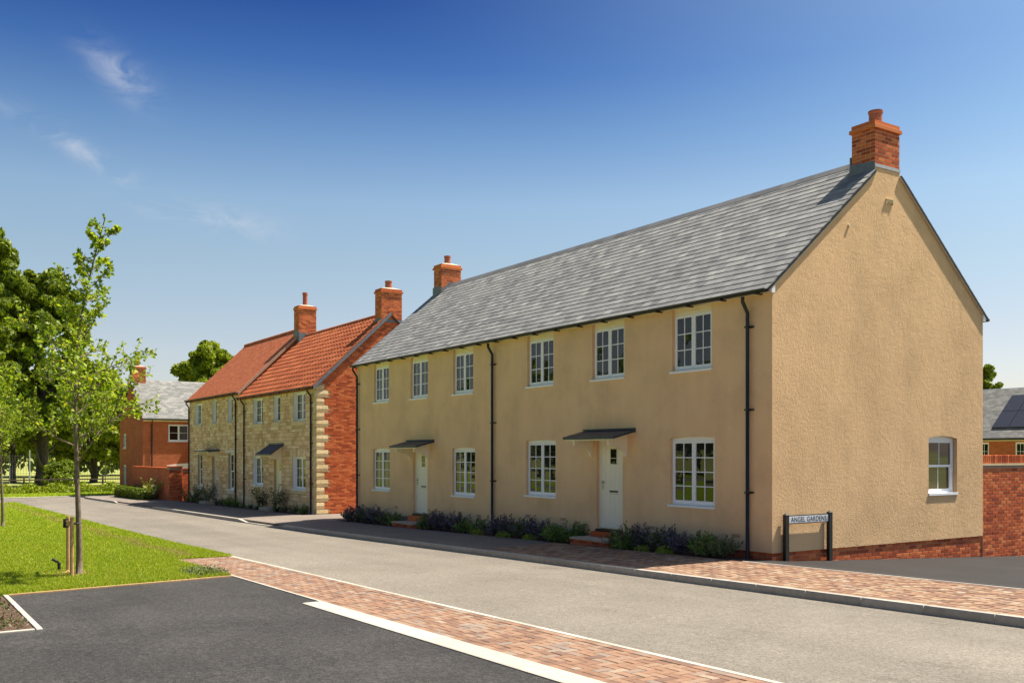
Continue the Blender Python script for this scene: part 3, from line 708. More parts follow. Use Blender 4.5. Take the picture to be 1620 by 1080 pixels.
pieces('kerb_stone', [(Vector((-58.08, y, P(-58.08) - 0.06 - .15)), basis((0, 1, 0), (-1, 0, 0), (0, 0, 1)), (0.905, 0.14, 0.15)) for y in np.arange(-30, 0, 0.915)], M_edge, fk, 300, KB)
edge = setting_root('road_edging')
EB = unit_piece((0.006, 0.06, 0.05))
pieces('edging_stone', run(-8.95, 30, EY - .07, EY + .004, 0.915, -0.098, 0.12), M_edge, edge, 300, EB)
inner = setting_root('bay_edging')
pieces('edging_stone', run(-8.9, -0.80, -8.44, -8.395, 0.915, -0.092, 0.12), M_edge, inner, 300, EB)
slabs = setting_root('bay_kerb')
pieces('kerb_slab', run(-0.79, 30, -8.71, -8.40, 0.915, -0.088, 0.12, 0.010), M_edge, slabs, 300, EB)
le = setting_root('lawn_edging')
dv = Vector((-4.40 + 4.80, -12.02 + 8.44, 0)); Ld = dv.length; ud = dv.normalized()
pieces('edging_board', [(Vector((-4.85, -8.45, 0)) + ud * (Ld * (k + .5) / 4) + Vector((0, 0, P(-4.6) - 0.085 - .1)), basis(ud, (-ud.y, ud.x, 0), (0, 0, 1)), (Ld / 4 - .004, 0.035, 0.1)) for k in range(4)], M_timber, le, 300, EB)
pieces('edging_stone', run(-4.40, -0.58, -12.09, -12.02, 0.9, -0.085, 0.12) + [(Vector((-0.61, -12.1 - 0.455 - 0.91 * k, P(-.6) - 0.085 - .12)), basis((0, 1, 0), (-1, 0, 0), (0, 0, 1)), (0.9, 0.06, 0.12)) for k in range(8)], M_edge, le, 300, EB)
de = setting_root('footway_edging')
pieces('edging_stone', run(0.0, 20, -0.798, -0.748, 0.915, 0.066, 0.12), M_edge, de, 300, EB)

def herringbone(x0, x1, y0, y1, W, top, h, borders=1, zf=lambda y: 0):
    """90 degree herringbone of 2:1 blocks with stretcher courses along both long edges, blocks cut at the rim"""
    out = []; g_ = 0.008; ya, yb = y0 + W * borders, y1 - W * borders
    def put(a0, a1, b0, b1):
        a0, a1, b0, b1 = max(a0, x0), min(a1, x1), max(b0, ya), min(b1, yb)
        if a1 - a0 < .03 or b1 - b0 < .03: return
        xm, ym = (a0 + a1) / 2, (b0 + b1) / 2
        out.append((Vector((xm, ym, P(xm) + zf(ym) + top - h + random.uniform(-.002, .002))), slope_R(xm), (a1 - a0 - g_, b1 - b0 - g_, h)))
    ni, nj = int((x1 - x0) / W) + 2, int((yb - ya) / W) + 2
    for i in range(-1, ni):
        for j in range(-1, nj):
            m = (i - j) % 4; a, b = x0 + i * W, ya + j * W
            if m == 0: put(a, a + 2 * W, b, b + W)
            elif m == 3: put(a, a + W, b, b + 2 * W)
    for k in range(borders):
        for y in (y0 + k * W, y1 - (k + 1) * W):
            x = x0 - W * (k % 2)
            while x < x1:
                a0, a1 = max(x, x0), min(x + 2 * W, x1)
                if a1 - a0 > .03:
                    xm = (a0 + a1) / 2; out.append((Vector((xm, y + W / 2, P(xm) + zf(y + W / 2) + top - h)), slope_R(xm), (a1 - a0 - g_, W - g_, h)))
                x += 2 * W
    return out
PB = unit_piece((0.025, 0.04, 0.08))
pav = sheet('block_paving', ((-8.95, -8.395), (14, -8.395), (14, EY - .07), (-8.95, EY - .07)), 22, 1, off(-0.112), M_sand)
pieces('paver', herringbone(-8.94, 13.9, -8.39, EY - .075, 0.103, -0.100, 0.05), M_paver, pav, 300, PB, rest='paver_field')
pav2 = sheet('footway_paving', ((-5.748, -2.67), (14, -2.67), (14, -0.80), (-5.748, -0.80)), 22, 4, lambda x, y: P(x) + fall(y) - .012, M_sand)
pieces('paver', herringbone(-5.74, 13.9, -2.665, -0.802, 0.103, 0.0, 0.05, 1, fall), M_paver2, pav2, 300, PB, rest='paver_field')

# ------------------------------------------------------------------ rendered pair of houses with slate roof
K = 0.849                                   # roof pitch, rise over run
RIDGE_Y, DEPTH = 3.42, 6.85
ROOF0 = 5.126                               # top of slates over the front wall face
cs = 1 / math.sqrt(1 + K * K); sn = K * cs
def tile_rows(x0, x1, y_eave, y_top, z0, k, W, G, over, th, tilt, n_front=-1, stagger=0.5, fr_y0=0.0):
    """courses of flat slates or tiles up a front slope z = z0 + k (y - fr_y0)"""
    c_ = 1 / math.sqrt(1 + k * k); s_ = k * c_
    up = Vector((0, c_, s_)); nr = Vector((0, -s_, c_)); u = Vector((1, 0, 0)); out = []
    up2 = (up * math.cos(tilt) - nr * math.sin(tilt)).normalized(); n2 = u.cross(up2).normalized()
    L = (y_top - y_eave) / c_; n = int(round(L / G)); G = L / n
    for r in range(n):
        x = x0 - (W * stagger if r % 2 else 0) ; last = r == n - 1
        Lr = G + over if not last else G
        while x < x1 - 0.01:
            a0, a1 = max(x, x0), min(x + W, x1)
            if a1 - a0 > 0.03:
                s0 = r * G; p = Vector(((a0 + a1) / 2, y_eave, z0 + k * (y_eave - fr_y0))) + up * (s0 + Lr / 2) + nr * (th * 0.2 + random.uniform(0, .002))
                jt = random.uniform(-0.004, 0.004)
                out.append((p + nr * (G * math.tan(tilt) * 0.5) + up2 * jt, basis(u, up2, n2), (a1 - a0 - 0.006, Lr, th)))
            x += W
    return out
def rendered_house(name, label, x0, x1, zdoor, uppers, lowers, door_x, canopy_x, gable_right, left_end, n_slate):
    H = thing(name, ((x0 + x1) / 2, 3.4, 0), label, 'house', 'pair of rendered houses')
    fr = Fr((0, 0, 0), (1, 0, 0), (0, -1, 0))
    zb = 0.15 if gable_right else 0.02; zt = 4.945
    ops = [(a, b, c, zt - 0.0, 0) for a, b, c in [(u[0], u[1], u[2]) for u in uppers]] + [(a, b, c, d, 0.032) for a, b, c, d in lowers] + [(door_x[0], door_x[1], zdoor - 0.06, door_x[2], 0)]
    m = MB(); wall_panel(m, fr, x0, x1, zb, zt, ops, 0.14)
    m.build('front_wall', M_front, H)
    m = MB(); m.poly([(x1, DEPTH, zb - .8), (x0, DEPTH, zb - .8), (x0, DEPTH, 5.1), (x1, DEPTH, 5.1)]); m.poly([(x0, 0, zb), (x1, 0, zb), (x1, DEPTH, zb), (x0, DEPTH, zb)])
    if True:
        xx = x0 if left_end else x0 + 0.003
        m.poly([(xx, DEPTH, zb - .6), (xx, 0, zb - .3), (xx, 0, zt + .12), (xx, RIDGE_Y, ROOF0 + K * RIDGE_Y - .06), (xx, DEPTH, zt + .12)])
    m.build('rear_wall', M_front, H)
    if gable_right:
        fg = Fr((x1, 0, 0), (0, 1, 0), (1, 0, 0)); m = MB()
        wall_panel(m, fg, 0, DEPTH, zb, zt + .12, [(4.82, 5.86, 1.13, 2.30, 0.055)], 0.13)
        ze = zt + .12; za = ROOF0 + K * RIDGE_Y - 0.03
        m.poly([fg(0, ze), fg(DEPTH, ze), fg(DEPTH, ROOF0 - .03), fg(RIDGE_Y + .41, za - K * .41), fg(RIDGE_Y + .41, za - .27), fg(RIDGE_Y - .41, za - .27), fg(RIDGE_Y - .41, za - K * .41), fg(0, ROOF0 - .03)])
        m.poly([fg(0, zb, 0), fg(0, zb, -.03), fg(DEPTH, zb, -.03), fg(DEPTH, zb, 0)])
        m.build('gable_wall', M_gable, H)
        gw = sash_window(H, fg, 4.84, 5.84, 1.14, 2.30, 2, 1, 0.085, 0.05, M_blind)
        # brick plinth below the render
        pm = MB(); pm.box(x1 - .30, x1 - .026, 0.026, DEPTH, -0.9, zb - .001); pm.box(x0 + .3, x1 - .302, 0.026, 0.3, -.5, zb - .001); pl = pm.build('plinth', M_mortar, H)
        fp = Fr((x1 - .026, 0.02, -0.525), (0, 1, 0), (1, 0, 0))
        bl = brick_list(fp, 0, DEPTH - .02, 0, 0.67)
        ff = Fr((-1.6, 0.026, -0.225), (1, 0, 0), (0, -1, 0)); bl += brick_list(ff, 0, 1.58, 0, 0.37, phase=1)
        bl = [b for b in bl if b[0].y < .1 or b[0].z > drive_z(0.03, b[0].y) - 0.06]
        pieces('brick', bl, M_brick, pl, 300, rest='brickwork')
        v = MB(); v.fbox(fg, 3.35, 3.57, 7.06, 7.12, 0, 0.025); v.fbox(fg, 3.35, 3.57, 7.12, 7.14, 0, .035); v.fbox(fg, 3.34, 3.36, 7.03, 7.12, 0, .03); v.fbox(fg, 3.56, 3.58, 7.03, 7.12, 0, .03); v.build('wall_vent', M_dressed, H)
        v = MB(); v.tube([fg(2.18, 6.44, -.01), fg(2.18, 6.44, 0.03)], 0.032, 10); v.build('overflow_pipe', M_dressed, H)
    else:
        pm = MB(); pm.box(x0 + .05, x1 - .05, 0.026, 0.3, -0.9, zb - .001); pm.build('plinth', M_mortar, H)
    # roof deck, slates as sub-parts
    xa, xb = (x0 - 0.06 if left_end else x0), (x1 + 0.045 if gable_right else x1)
    ye = -0.16; t = 0.05; d = 0.012
    zA = ROOF0 - d + K * ye; zR = ROOF0 - d + K * RIDGE_Y; yB = 2 * RIDGE_Y - ye
    m = MB(); xd = x1 - .02 if gable_right else xb
    for sg in (1, -1):
        def Y_(y): return RIDGE_Y - sg * (RIDGE_Y - y)
        def slab(xl, xr, ya_, yb_):
            zl, zh = ROOF0 - d + K * ya_, ROOF0 - d + K * yb_
            m.hexa([(xl, Y_(ya_), zl - t), (xr, Y_(ya_), zl - t), (xr, Y_(yb_), zh - t), (xl, Y_(yb_), zh - t), (xl, Y_(ya_), zl), (xr, Y_(ya_), zl), (xr, Y_(yb_), zh), (xl, Y_(yb_), zh)])
        slab(xa, xd, ye, RIDGE_Y)
        if gable_right: slab(xd, xb, ye, RIDGE_Y - .41)
    roof = m.build('roof', M_felt, H)
    sl = tile_rows(xa, xb + (0.010 if gable_right else 0), ye - 0.03, RIDGE_Y - 0.05, ROOF0 - d, K, 0.26, 0.20, 0.10, 0.017, 0.055)
    if gable_right:                                                      # slates are cut round the stack
        s2 = []
        for p, R, dd in sl:
            if p.y > 2.93 and p.x + dd[0] / 2 > -.57:
                l_ = p.x - dd[0] / 2; w_ = -.57 - l_
                if w_ > .03: s2.append((Vector((l_ + w_ / 2, p.y, p.z)), R, (w_, dd[1], dd[2])))
            else: s2.append((p, R, dd))
        sl = s2
    pieces('slate', sl, M_slate, roof, n_slate, unit_piece((0.004, 0.006, 0.2)), rest='slate_field')
    br = []
    up = Vector((0, -cs, sn)); nr = Vector((0, sn, cs)); uu = Vector((-1, 0, 0))            # rear slope
    for p, R, dd in tile_rows(xa, xb, ye - .03, RIDGE_Y - .05, ROOF0 - d, K, 0.6, 0.20, .10, .010, .035):
        if gable_right and p.y > 2.93 and p.x > -.9: continue
        q = Vector((p.x, 2 * RIDGE_Y - p.y, p.z)); Rm = np.asarray(R).copy(); Rm[1, :] *= -1; Rm[:, 0] *= -1
        br.append((q, Rm, dd))
    pieces('rear_slates', br, M_slate, roof, 0, unit_piece((0.004, 0.006, 0.2)), rest='rear_slates')
    L = 0.45; x = xa; xr_ = -.56 if gable_right else xb                  # ridge tiles
    while x < xr_ - .05:
        e = min(x + L, xr_) - .004
        mm = MB(); z = zR + 0.045
        mm.prism([(x, RIDGE_Y - .17, z - .17 * K + .005), (x, RIDGE_Y, z + .018), (x, RIDGE_Y + .17, z - .17 * K + .005), (x, RIDGE_Y + .17, z - .17 * K - .012), (x, RIDGE_Y, z), (x, RIDGE_Y - .17, z - .17 * K - .012)], (e - x, 0, 0))
        mm.build('ridge_tile', M_ridge, roof)
        x += L
    # fascia and eaves
    m = MB(); m.box(xa + (0.06 if left_end else 0), x1 + (0.03 if gable_right else 0), -0.045, -0.002, 4.93, 5.055)
    m.build('fascia', M_cream, H)
    m = MB(); m.box(xa, xb - .02, 2 * RIDGE_Y + .02, 2 * RIDGE_Y + .045, 4.93, 5.06); m.build('rear_fascia', M_white, H)
    if gable_right:
        m = MB(); m.box(x1 + .0, x1 + .034, -.047, 0.04, 4.925, 5.08); m.box(x1, x1 + .034, DEPTH - .03, DEPTH + .06, 4.92, 5.06); m.build('eaves_box_end', M_white, H)
        for sgn in (1, -1):                                              # under-cloak strip along the verge
            m = MB(); a = (x1 + .002, RIDGE_Y - sgn * (RIDGE_Y + .1), ROOF0 - d - t - K * .1); b = (x1 + .002, RIDGE_Y - sgn * .38, zR - t - K * .38)
            A, B = Vector(a), Vector(b); dn = Vector((0, 0, -0.028)); wv = Vector((0.034, 0, 0))
            m.hexa([A + dn, A + dn + wv, B + dn + wv, B + dn, A - Vector((0, 0, .001)), A + wv - Vector((0, 0, .001)), B + wv - Vector((0, 0, .001)), B - Vector((0, 0, .001))]); m.build('verge', M_mortar_pale, H)
    gutter(H, xa + (.0 if left_end else 0), x1 + (0.05 if gable_right else 0), -0.205, 4.985)
    gutter(H, xa, xb - .03, 2 * RIDGE_Y + .205, 4.985, False)
    for a, b, c in uppers: window(H, fr, a, b, c + .045, zt, 3, head=0.15)
    for a, b, c, d_ in lowers: window(H, fr, a, b, c + .045, d_, 4, rise=0.032, head=0.05)
    door(H, fr, door_x[0], door_x[1], zdoor, door_x[2])
    canopy(H, fr, canopy_x[0], canopy_x[1], canopy_x[2])
    # door step: slab on bricks, with a lower tread
    zg = PH(door_x[0])
    sx0, sx1 = door_x[0] - 0.12, door_x[1] + 0.30
    m = MB(); m.box(sx0 + .01, sx1 - .01, -0.66, 0.02, zg - .1, zg + 0.10); stp = m.build('door_step', M_mortar, H)
    pieces('brick', brick_list(Fr((sx0 + .01, -.66, zg - .05), (1, 0, 0), (0, -1, 0)), 0, sx1 - sx0 - .02, 0, 0.16, c=0.006) + brick_list(Fr((sx1 - .01, -.66, zg - .05), (0, 1, 0), (1, 0, 0)), 0, .7, 0, .16, c=.006), M_brick, stp, 60, rest='brickwork')
    m = MB(); m.box(sx0, sx1, -0.68, 0.0, zg + .101, zg + .145); m.build('tread', M_step, stp)
    m = MB(); m.box(door_x[0] + .0, door_x[1], -0.16, 0.0, zg + .146, zdoor - .052); m.build('upper_riser', M_brick, stp)
    # air bricks
    for ax in (x0 + 1.4, x0 + 2.9, x1 - 1.0, x1 - 3.4):
        m = MB()
        for q in range(3): m.fbox(fr, ax, ax + .215, zb + .23 + q * .022, zb + .245 + q * .022, 0.001, 0.010)
        m.build('air_brick', M_mortar, H)
    return H, roof
U2 = [(-2.66, -1.53, 3.62), (-5.32, -4.18, 3.62), (-7.97, -6.83, 3.62)]
L2 = [(-2.72, -1.45, 0.885, 2.29), (-8.02, -6.74, 0.885, 2.29)]
H2, roof2 = rendered_house('rendered_house', 'buff rendered house with sunlit roughcast gable behind the street sign', -9.44, 0.0, 0.27, U2, L2, (-5.17, -4.24, 2.36), (-5.62, -3.80, 2.50), True, False, 300)
U1 = [(-11.73, -10.62, 3.62), (-14.37, -13.25, 3.62), (-17.00, -15.89, 3.62)]
L1 = [(-11.78, -10.52, 0.745, 2.12), (-17.07, -15.81, 0.745, 2.12)]
H1, roof1 = rendered_house('rendered_house', 'buff rendered house next to the stone houses, farther half of the slate-roofed pair', -18.36, -9.44, 0.14, U1, L1, (-14.22, -13.27, 2.18), (-14.60, -12.85, 2.36), False, True, 300)
downpipe(H2, -0.53, 0, -0.205, 4.95, -0.02); downpipe(H1, -9.52, 0, -0.205, 4.95, -0.1); downpipe(H1, -18.2, 0, -0.205, 4.95, -0.25, -0.06)
# chimney at the near gable: stack flush with the wall, lead at its foot
ch = chimney(H2, -0.556, -0.002, 3.01, 3.825, 7.72, 8.68, 200, 0.135, 0.27, 0.014)
m = MB()
m.hexa([(-.60, 2.985, 7.66), (0.004, 2.985, 7.66), (0.004, 3.008, 7.66), (-.60, 3.008, 7.66), (-.58, 2.99, 7.90), (0.004, 2.99, 7.84), (0.004, 3.006, 7.84), (-.58, 3.006, 7.90)])
m.box(-.585, -.558, 2.99, 3.84, 7.6, 8.05); m.build('front_apron', M_lead, ch)
m = MB(); m.box(-.002, 0.012, 3.0, 3.83, 7.735, 7.80); m.build('side_flashing', simple('pale_lead', (0.42, 0.44, 0.45), 0.55, .15, 12), ch)
m = MB(); m.box(-.55, -.012, 3.02, 3.81, 7.3, 7.72); m.build('stack_base', M_gable, ch)
# chimney at the far gable
ch = chimney(H1, -18.36 - .02, -18.36 + .54, 3.01, 3.825, 7.3, 8.75, 0, 0.115, 0.30, 0.012)
m = MB()
for sgn in (1, -1):
    y_a, y_b = RIDGE_Y - sgn * .40, RIDGE_Y - sgn * .02
    za_, zb_ = ROOF0 + K * (RIDGE_Y - .40), ROOF0 + K * (RIDGE_Y - .02)
    m.hexa([(-17.815, y_a, za_ - .1), (-17.80, y_a, za_ - .1), (-17.80, y_b, zb_ - .1), (-17.815, y_b, zb_ - .1), (-17.815, y_a, za_ + .14), (-17.80, y_a, za_ + .14), (-17.80, y_b, zb_ + .14), (-17.815, y_b, zb_ + .14)])
m.box(-18.42, -17.80, 2.985, 3.005, 7.5, 7.95); m.build('lead_flashing', M_lead, ch)
# lead flashing strip down the far verge
m = MB(); A = Vector((-18.40, -.12, ROOF0 + K * -.12 + .012)); B = Vector((-18.40, RIDGE_Y - .4, ROOF0 + K * (RIDGE_Y - .4) + .012)); w_ = Vector((.16, 0, 0)); h_ = Vector((0, 0, .02))
m.hexa([A, A + w_, B + w_, B, A + h_, A + w_ + h_, B + w_ + h_, B + h_]); m.build('verge_flashing', M_lead, H1)

# ------------------------------------------------------------------ the two stone-fronted houses
SY = 0.2; SD = 6.2; SR = SY + SD / 2; SK = 0.86
def stone_list(fr, a0, a1, b0, b1, ops):
    out = []; R = basis(fr.u, fr.z, fr.n); b = b0
    while b < b1 - .05:
        h = random.choice((0.11, 0.13, 0.15, 0.17, 0.20)); h = min(h, b1 - b)
        if b1 - b - h < .06: h = b1 - b
        cuts = sorted((o[0], o[1]) for o in ops if o[2] - .3 * h < b + h / 2 < o[3] + .3 * h)
        spans = []; s = a0
        for c0, c1 in cuts:
            if c0 - s > .04: spans.append((s, c0))
            s = max(s, c1)
        if a1 - s > .04: spans.append((s, a1))
        for s, e in spans:
            a = s
            while a < e - .01:
                w = random.uniform(0.16, 0.46) * (1.15 if h > .14 else 0.9)
                if e - a - w < .12: w = e - a
                j = 0.014
                out.append((fr(a + w / 2, b + h / 2, -.02), R, (w - j, h - j, 0.02 + random.uniform(.010, .026))))
                a += w
        b += h
    return out
def pantile_base():
    """one pantile, 1 x 1, roll at its right edge, thickness at its tail"""
    prof = [(-.5, .0), (-.38, -.05), (-.18, -.16), (.02, -.05), (.18, .55), (.32, 1.0), (.44, .75), (.5, .25)]; V = []; F = []
    for y in (-.5, .5):
        for z0 in (-1.5, 0):
            V += [(x, y, z + z0) for x, z in prof]
    n = len(prof)
    for k in range(n - 1):
        F += [(n + k, n + k + 1, 3 * n + k + 1, 3 * n + k), (k, k + 1, n + k + 1, n + k)]
    return np.array(V), np.array(F)
def stone_house(label, x0, x1, zf, zr, ups, lows, dr, cano, tiles, right_gable, n_stone, n_tile, zdoor):
    H = thing('stone_house', ((x0 + x1) / 2, SR, PH(x0)), label, 'house', 'pair of stone-fronted houses')
    fr = Fr((0, SY, 0), (1, 0, 0), (0, -1, 0)); zb = PH(x0) - .3; K2 = (zr - zf - .18) / (SD / 2)
    z0r = zf + .18                                                      # roof surface over the wall face
    ops = [(*u, 0) for u in ups] + [(*l, 0) for l in lows] + [(*dr, 0)]
    m = MB(); wall_panel(m, fr, x0, x1, zb, zf + .1, ops, 0.24); wl_ = m.build('front_wall', M_stonebed, H)
    qa = 0.0
    keep = [(o[0] - .0, o[1] + .0, o[2] - .16, o[3] + .02) for o in ops]
    st = stone_list(fr, x0 + .02, x1 - (0.20 if right_gable else .0), PH(x0) - .1, zf + .04, keep)
    pieces('stone', st, M_stone, wl_, n_stone, unit_piece((0.06, 0.10, 0.5)), rest='stonework')
    m = MB(); m.poly([(x0, SY, zb), (x0, SY + SD, zb), (x0, SY + SD, z0r - .06), (x0, SR, z0r + K2 * SD / 2 - .06), (x0, SY, z0r - .06)])
    m.poly([(x1, SY + SD, zb), (x0, SY + SD, zb), (x0, SY + SD, z0r), (x1, SY + SD, z0r)])
    if not right_gable: m.poly([(x1 - .003, SY, zf - .6), (x1 - .003, SY, z0r - .06), (x1 - .003, SR, z0r + K2 * SD / 2 - .06), (x1 - .003, SY + SD, z0r - .06), (x1 - .003, SY + SD, zf - .6)])
    m.build('rear_wall', M_farbrick, H)
    if right_gable:
        fg = Fr((x1, SY, 0), (0, 1, 0), (1, 0, 0)); m = MB(); zs = z0r - .05; za = z0r + K2 * SD / 2 - .05
        m.poly([fg(0, zb), fg(SD, zb), fg(SD, zs), fg(SD / 2, za), fg(0, zs)]); gw = m.build('gable_wall', M_mortar, H)
        qh = 0.285; qs = {}
        def keep_b(a, b):
            k = int((b - (PH(x1) - .1)) / qh); qw = 0.46 if k % 2 == 0 else 0.30
            if b < zs + .02 and a < qw + .02: return False
            return b < min(zs + K2 * a, zs + K2 * (SD - a)) - .05
        pieces('brick', brick_list(fg, 0, SD, PH(x1) - .1, za, keep_b), M_brick, gw, 0, rest='brickwork')
        z = PH(x1) - .1; k = 0
        while z < zf + .02:                                              # quoins, long and short by turns
            h = min(qh, zf + .10 - z); long_g = 0.46 if k % 2 == 0 else 0.30; long_f = 0.26 if k % 2 == 0 else 0.40
            q = MB(); e = random.uniform(.010, .024); g_ = .008
            pr = [(x1 - long_f, SY - e + .01), (x1 + e * .5, SY - e), (x1 + e, SY - e * .4), (x1 + e - .012, SY + long_g), (x1 - .03, SY + long_g), (x1 - long_f, SY + .02)]
            lo = [Vector((a, b, z + g_)) for a, b in pr]; hi = [Vector((a, b, z + h - g_)) for a, b in pr]; md = [Vector((a + (.014 if a > x1 - .02 else 0), b - (.014 if b < SY else 0), z + h * .5)) for a, b in pr]
            i = len(q.v); q.v += lo + md + hi; n = 6
            for a in range(2):
                for b in range(n): q.f.append((i + a * n + b, i + a * n + (b + 1) % n, i + (a + 1) * n + (b + 1) % n, i + (a + 1) * n + b))
            q.f.append(tuple(i + 2 * n + b for b in range(n))); q.f.append(tuple(i + b for b in reversed(range(n))))
            q.build('quoin', M_quoin, H); z += h; k += 1
    # roof
    ye = SY - .18; xb = x1 + (.09 if right_gable else .12); xa = x0 - (.10 if not right_gable else 0); t = .06
    m = MB(); zA = z0r - .02 + K2 * (ye - SY); zR = z0r - .02 + K2 * SD / 2; yB = 2 * SR - ye
    m.hexa([(xa, ye, zA - t), (xb, ye, zA - t), (xb, SR, zR - t), (xa, SR, zR - t), (xa, ye, zA), (xb, ye, zA), (xb, SR, zR), (xa, SR, zR)])
    m.hexa([(xa, SR, zR - t), (xb, SR, zR - t), (xb, yB, zA - t), (xa, yB, zA - t), (xa, SR, zR), (xb, SR, zR), (xb, yB, zA), (xa, yB, zA)])
    roof = m.build('roof', M_tilebed, H)
    if tiles == 'pan':
        tl = tile_rows(xa, xb + .01, ye - .04, SR - .06, z0r, K2, 0.30, 0.315, 0.06, 0.045, 0.10, stagger=0.0, fr_y0=SY)
        pieces('pantile', tl, M_pantile, roof, n_tile, pantile_base(), rest='pantile_field')
    else:
        tl = tile_rows(xa, xb + .01, ye - .04, SR - .05, z0r, K2, 0.165, 0.10, 0.05, 0.012, 0.05, fr_y0=SY)
        pieces('plain_tile', tl, M_plaintile, roof, 0, unit_piece((0.01, 0.02, 0.2)), rest='plain_tile_field')
    x = xa
    while x < xb - .05:
        e = min(x + .45, xb) - .005; mm = MB(); z = zR + .06
        mm.tube([(x, SR, z - .06), (e, SR, z - .06)], 0.115, 10); mm.build('ridge_tile', M_pantile, roof); x += .45
    # verge: bedded tile edge on the open gable
    m = MB(); A = Vector((xb - .03, ye, zA + .005)); B = Vector((xb - .03, SR, zR + .005)); w_ = Vector((.055, 0, 0)); h_ = Vector((0, 0, .05)); dn = Vector((0, 0, -.10))
    m.hexa([A + dn, A + w_ + dn, B + w_ + dn, B + dn, A + h_, A + w_ + h_, B + w_ + h_, B + h_]); m.build('verge', M_lead if right_gable else M_mortar, H)
    m = MB(); m.box(x0, x1 + (.0 if not right_gable else .03), SY - .06, SY - .032, zf - .02, zf + .13); m.build('fascia', M_dressed, H)
    gutter(H, xa, xb, SY - .22, zf + .05, True, 1.1)
    for u in ups:
        window(H, fr, u[0], u[1], u[2] + .02, u[3], 3, lights=2 if u[1] - u[0] > 1 else 1, rec=.16, lined=True, sill=False, head=.04)
        s = MB(); s.fbox(fr, u[0] - .06, u[1] + .05, u[2] - .15, u[2] + .015, -.1, .05); s.build('stone_sill', M_dressed, H)
    for l in lows:
        if tiles == 'pan':
            window(H, fr, l[0], l[1], l[2] + .02, l[3], 3, rec=.16, lined=True, sill=True, sill_h=.04)
            n = 9; wv = (l[1] - l[0] + .3) / n                           # flat arch of stone voussoirs
            for q in range(n):
                v_ = MB(); c = (l[0] + l[1]) / 2; a = c - wv * n / 2 + wv * q; tl_ = (a + wv / 2 - c) * .16; rs = .05 * (1 - ((a + wv / 2 - c) / (wv * n / 2)) ** 2)
                v_.hexa([fr(a + .006, l[3] + rs * .5, -.05), fr(a + wv - .006, l[3] + rs * .5, -.05), fr(a + wv - .006 + tl_, l[3] + .24 + rs, -.05), fr(a + .006 + tl_, l[3] + .24 + rs, -.05),
                         fr(a + .006, l[3] + rs * .5, .032), fr(a + wv - .006, l[3] + rs * .5, .032), fr(a + wv - .006 + tl_, l[3] + .24 + rs, .032), fr(a + .006 + tl_, l[3] + .24 + rs, .032)])
                v_.build('voussoir', M_stone, H)
        else:
            sash_window(H, fr, l[0], l[1], l[2] + .06, l[3], 2, 2, .10)
            s = MB(); s.fbox(fr, l[0] - .16, l[1] + .16, l[3], l[3] + .16, -.1, .04); s.build('lintel', M_cast, H)
        s = MB(); s.fbox(fr, l[0] - .08, l[1] + .06, l[2] - .15, l[2] - .025, -.1, .045); s.build('stone_sill', M_dressed if tiles == 'pan' else M_cast, H)
    door(H, fr, dr[0], dr[1], dr[2] + .05, dr[3], .11, M_cream if tiles == 'pan' else M_lilac, right_handle=True)
    if tiles == 'pan': canopy(H, fr, cano[0], cano[1], cano[2], .42, .62, .72)
    else: canopy(H, fr, cano[0], cano[1], cano[2], .04, .62, .5)
    zg = PH(dr[0]); m = MB(); m.box(dr[0] - .1, dr[1] + .15, SY - .62, SY - .04, zg - .1, zg + .14); m.build('door_step', M_step, H)
    return H
H3 = stone_house('stone-fronted house with red pantile roof and brick gable with pale quoins', -31.76, -22.52, 4.50, 7.58,
    [(-30.02, -28.72, 3.27, 4.42), (-27.32, -26.52, 3.27, 4.42), (-25.02, -23.66, 3.25, 4.42)], [(-30.05, -28.65, 0.56, 1.86), (-25.10, -23.64, 0.53, 1.86)],
    (-27.30, -26.38, -0.20, 1.86), (-27.85, -26.05, 2.38), 'pan', True, 300, 300, 0)
H4 = stone_house('stone-fronted house with smooth orange plain-tile roof, left of the pantile one', -40.62, -31.762, 4.77, 7.98,
    [(-39.55, -38.20, 3.45, 4.60), (-36.35, -35.55, 3.45, 4.68), (-33.78, -32.98, 3.45, 4.66)], [(-39.0, -38.15, 0.24, 2.03), (-33.68, -32.80, 0.22, 2.0)],
    (-36.40, -35.50, -0.32, 1.90), (-37.4, -35.0, 2.15), 'plain', False, 300, 0, 0)
for h, x, b in ((H3, -22.95, 0.0), (H3, -31.10, 0.0)): downpipe(h, x, SY, SY - .22, 4.52, PH(x) - .05, 0.0)
for h, x in ((H4, -32.35), (H4, -40.5)): downpipe(h, x, SY, SY - .22, 4.79, PH(x) - .05)
cg = chimney(H3, -22.52 - .57, -22.52 + .01, SR - .40, SR + .52, 7.10, 8.55, 0, .14, .30, .01)
m = MB(); m.box(-23.13, -22.50, SR - .425, SR - .405, 7.0, 7.36); m.box(-22.515, -22.495, SR - .42, SR + .54, 7.20, 7.32); m.build('lead_flashing', M_lead, cg)
cg = chimney(H3, -31.76 - .35, -31.76 + .30, SR - .42, SR + .46, 7.2, 9.02, 0, .115, .62, .012)
m = MB(); m.box(-32.14, -31.43, SR - .445, SR - .425, 7.1, 7.85); m.box(-31.455, -31.43, SR - .44, SR + .48, 7.2, 7.72); m.build('lead_flashing', M_lead, cg)

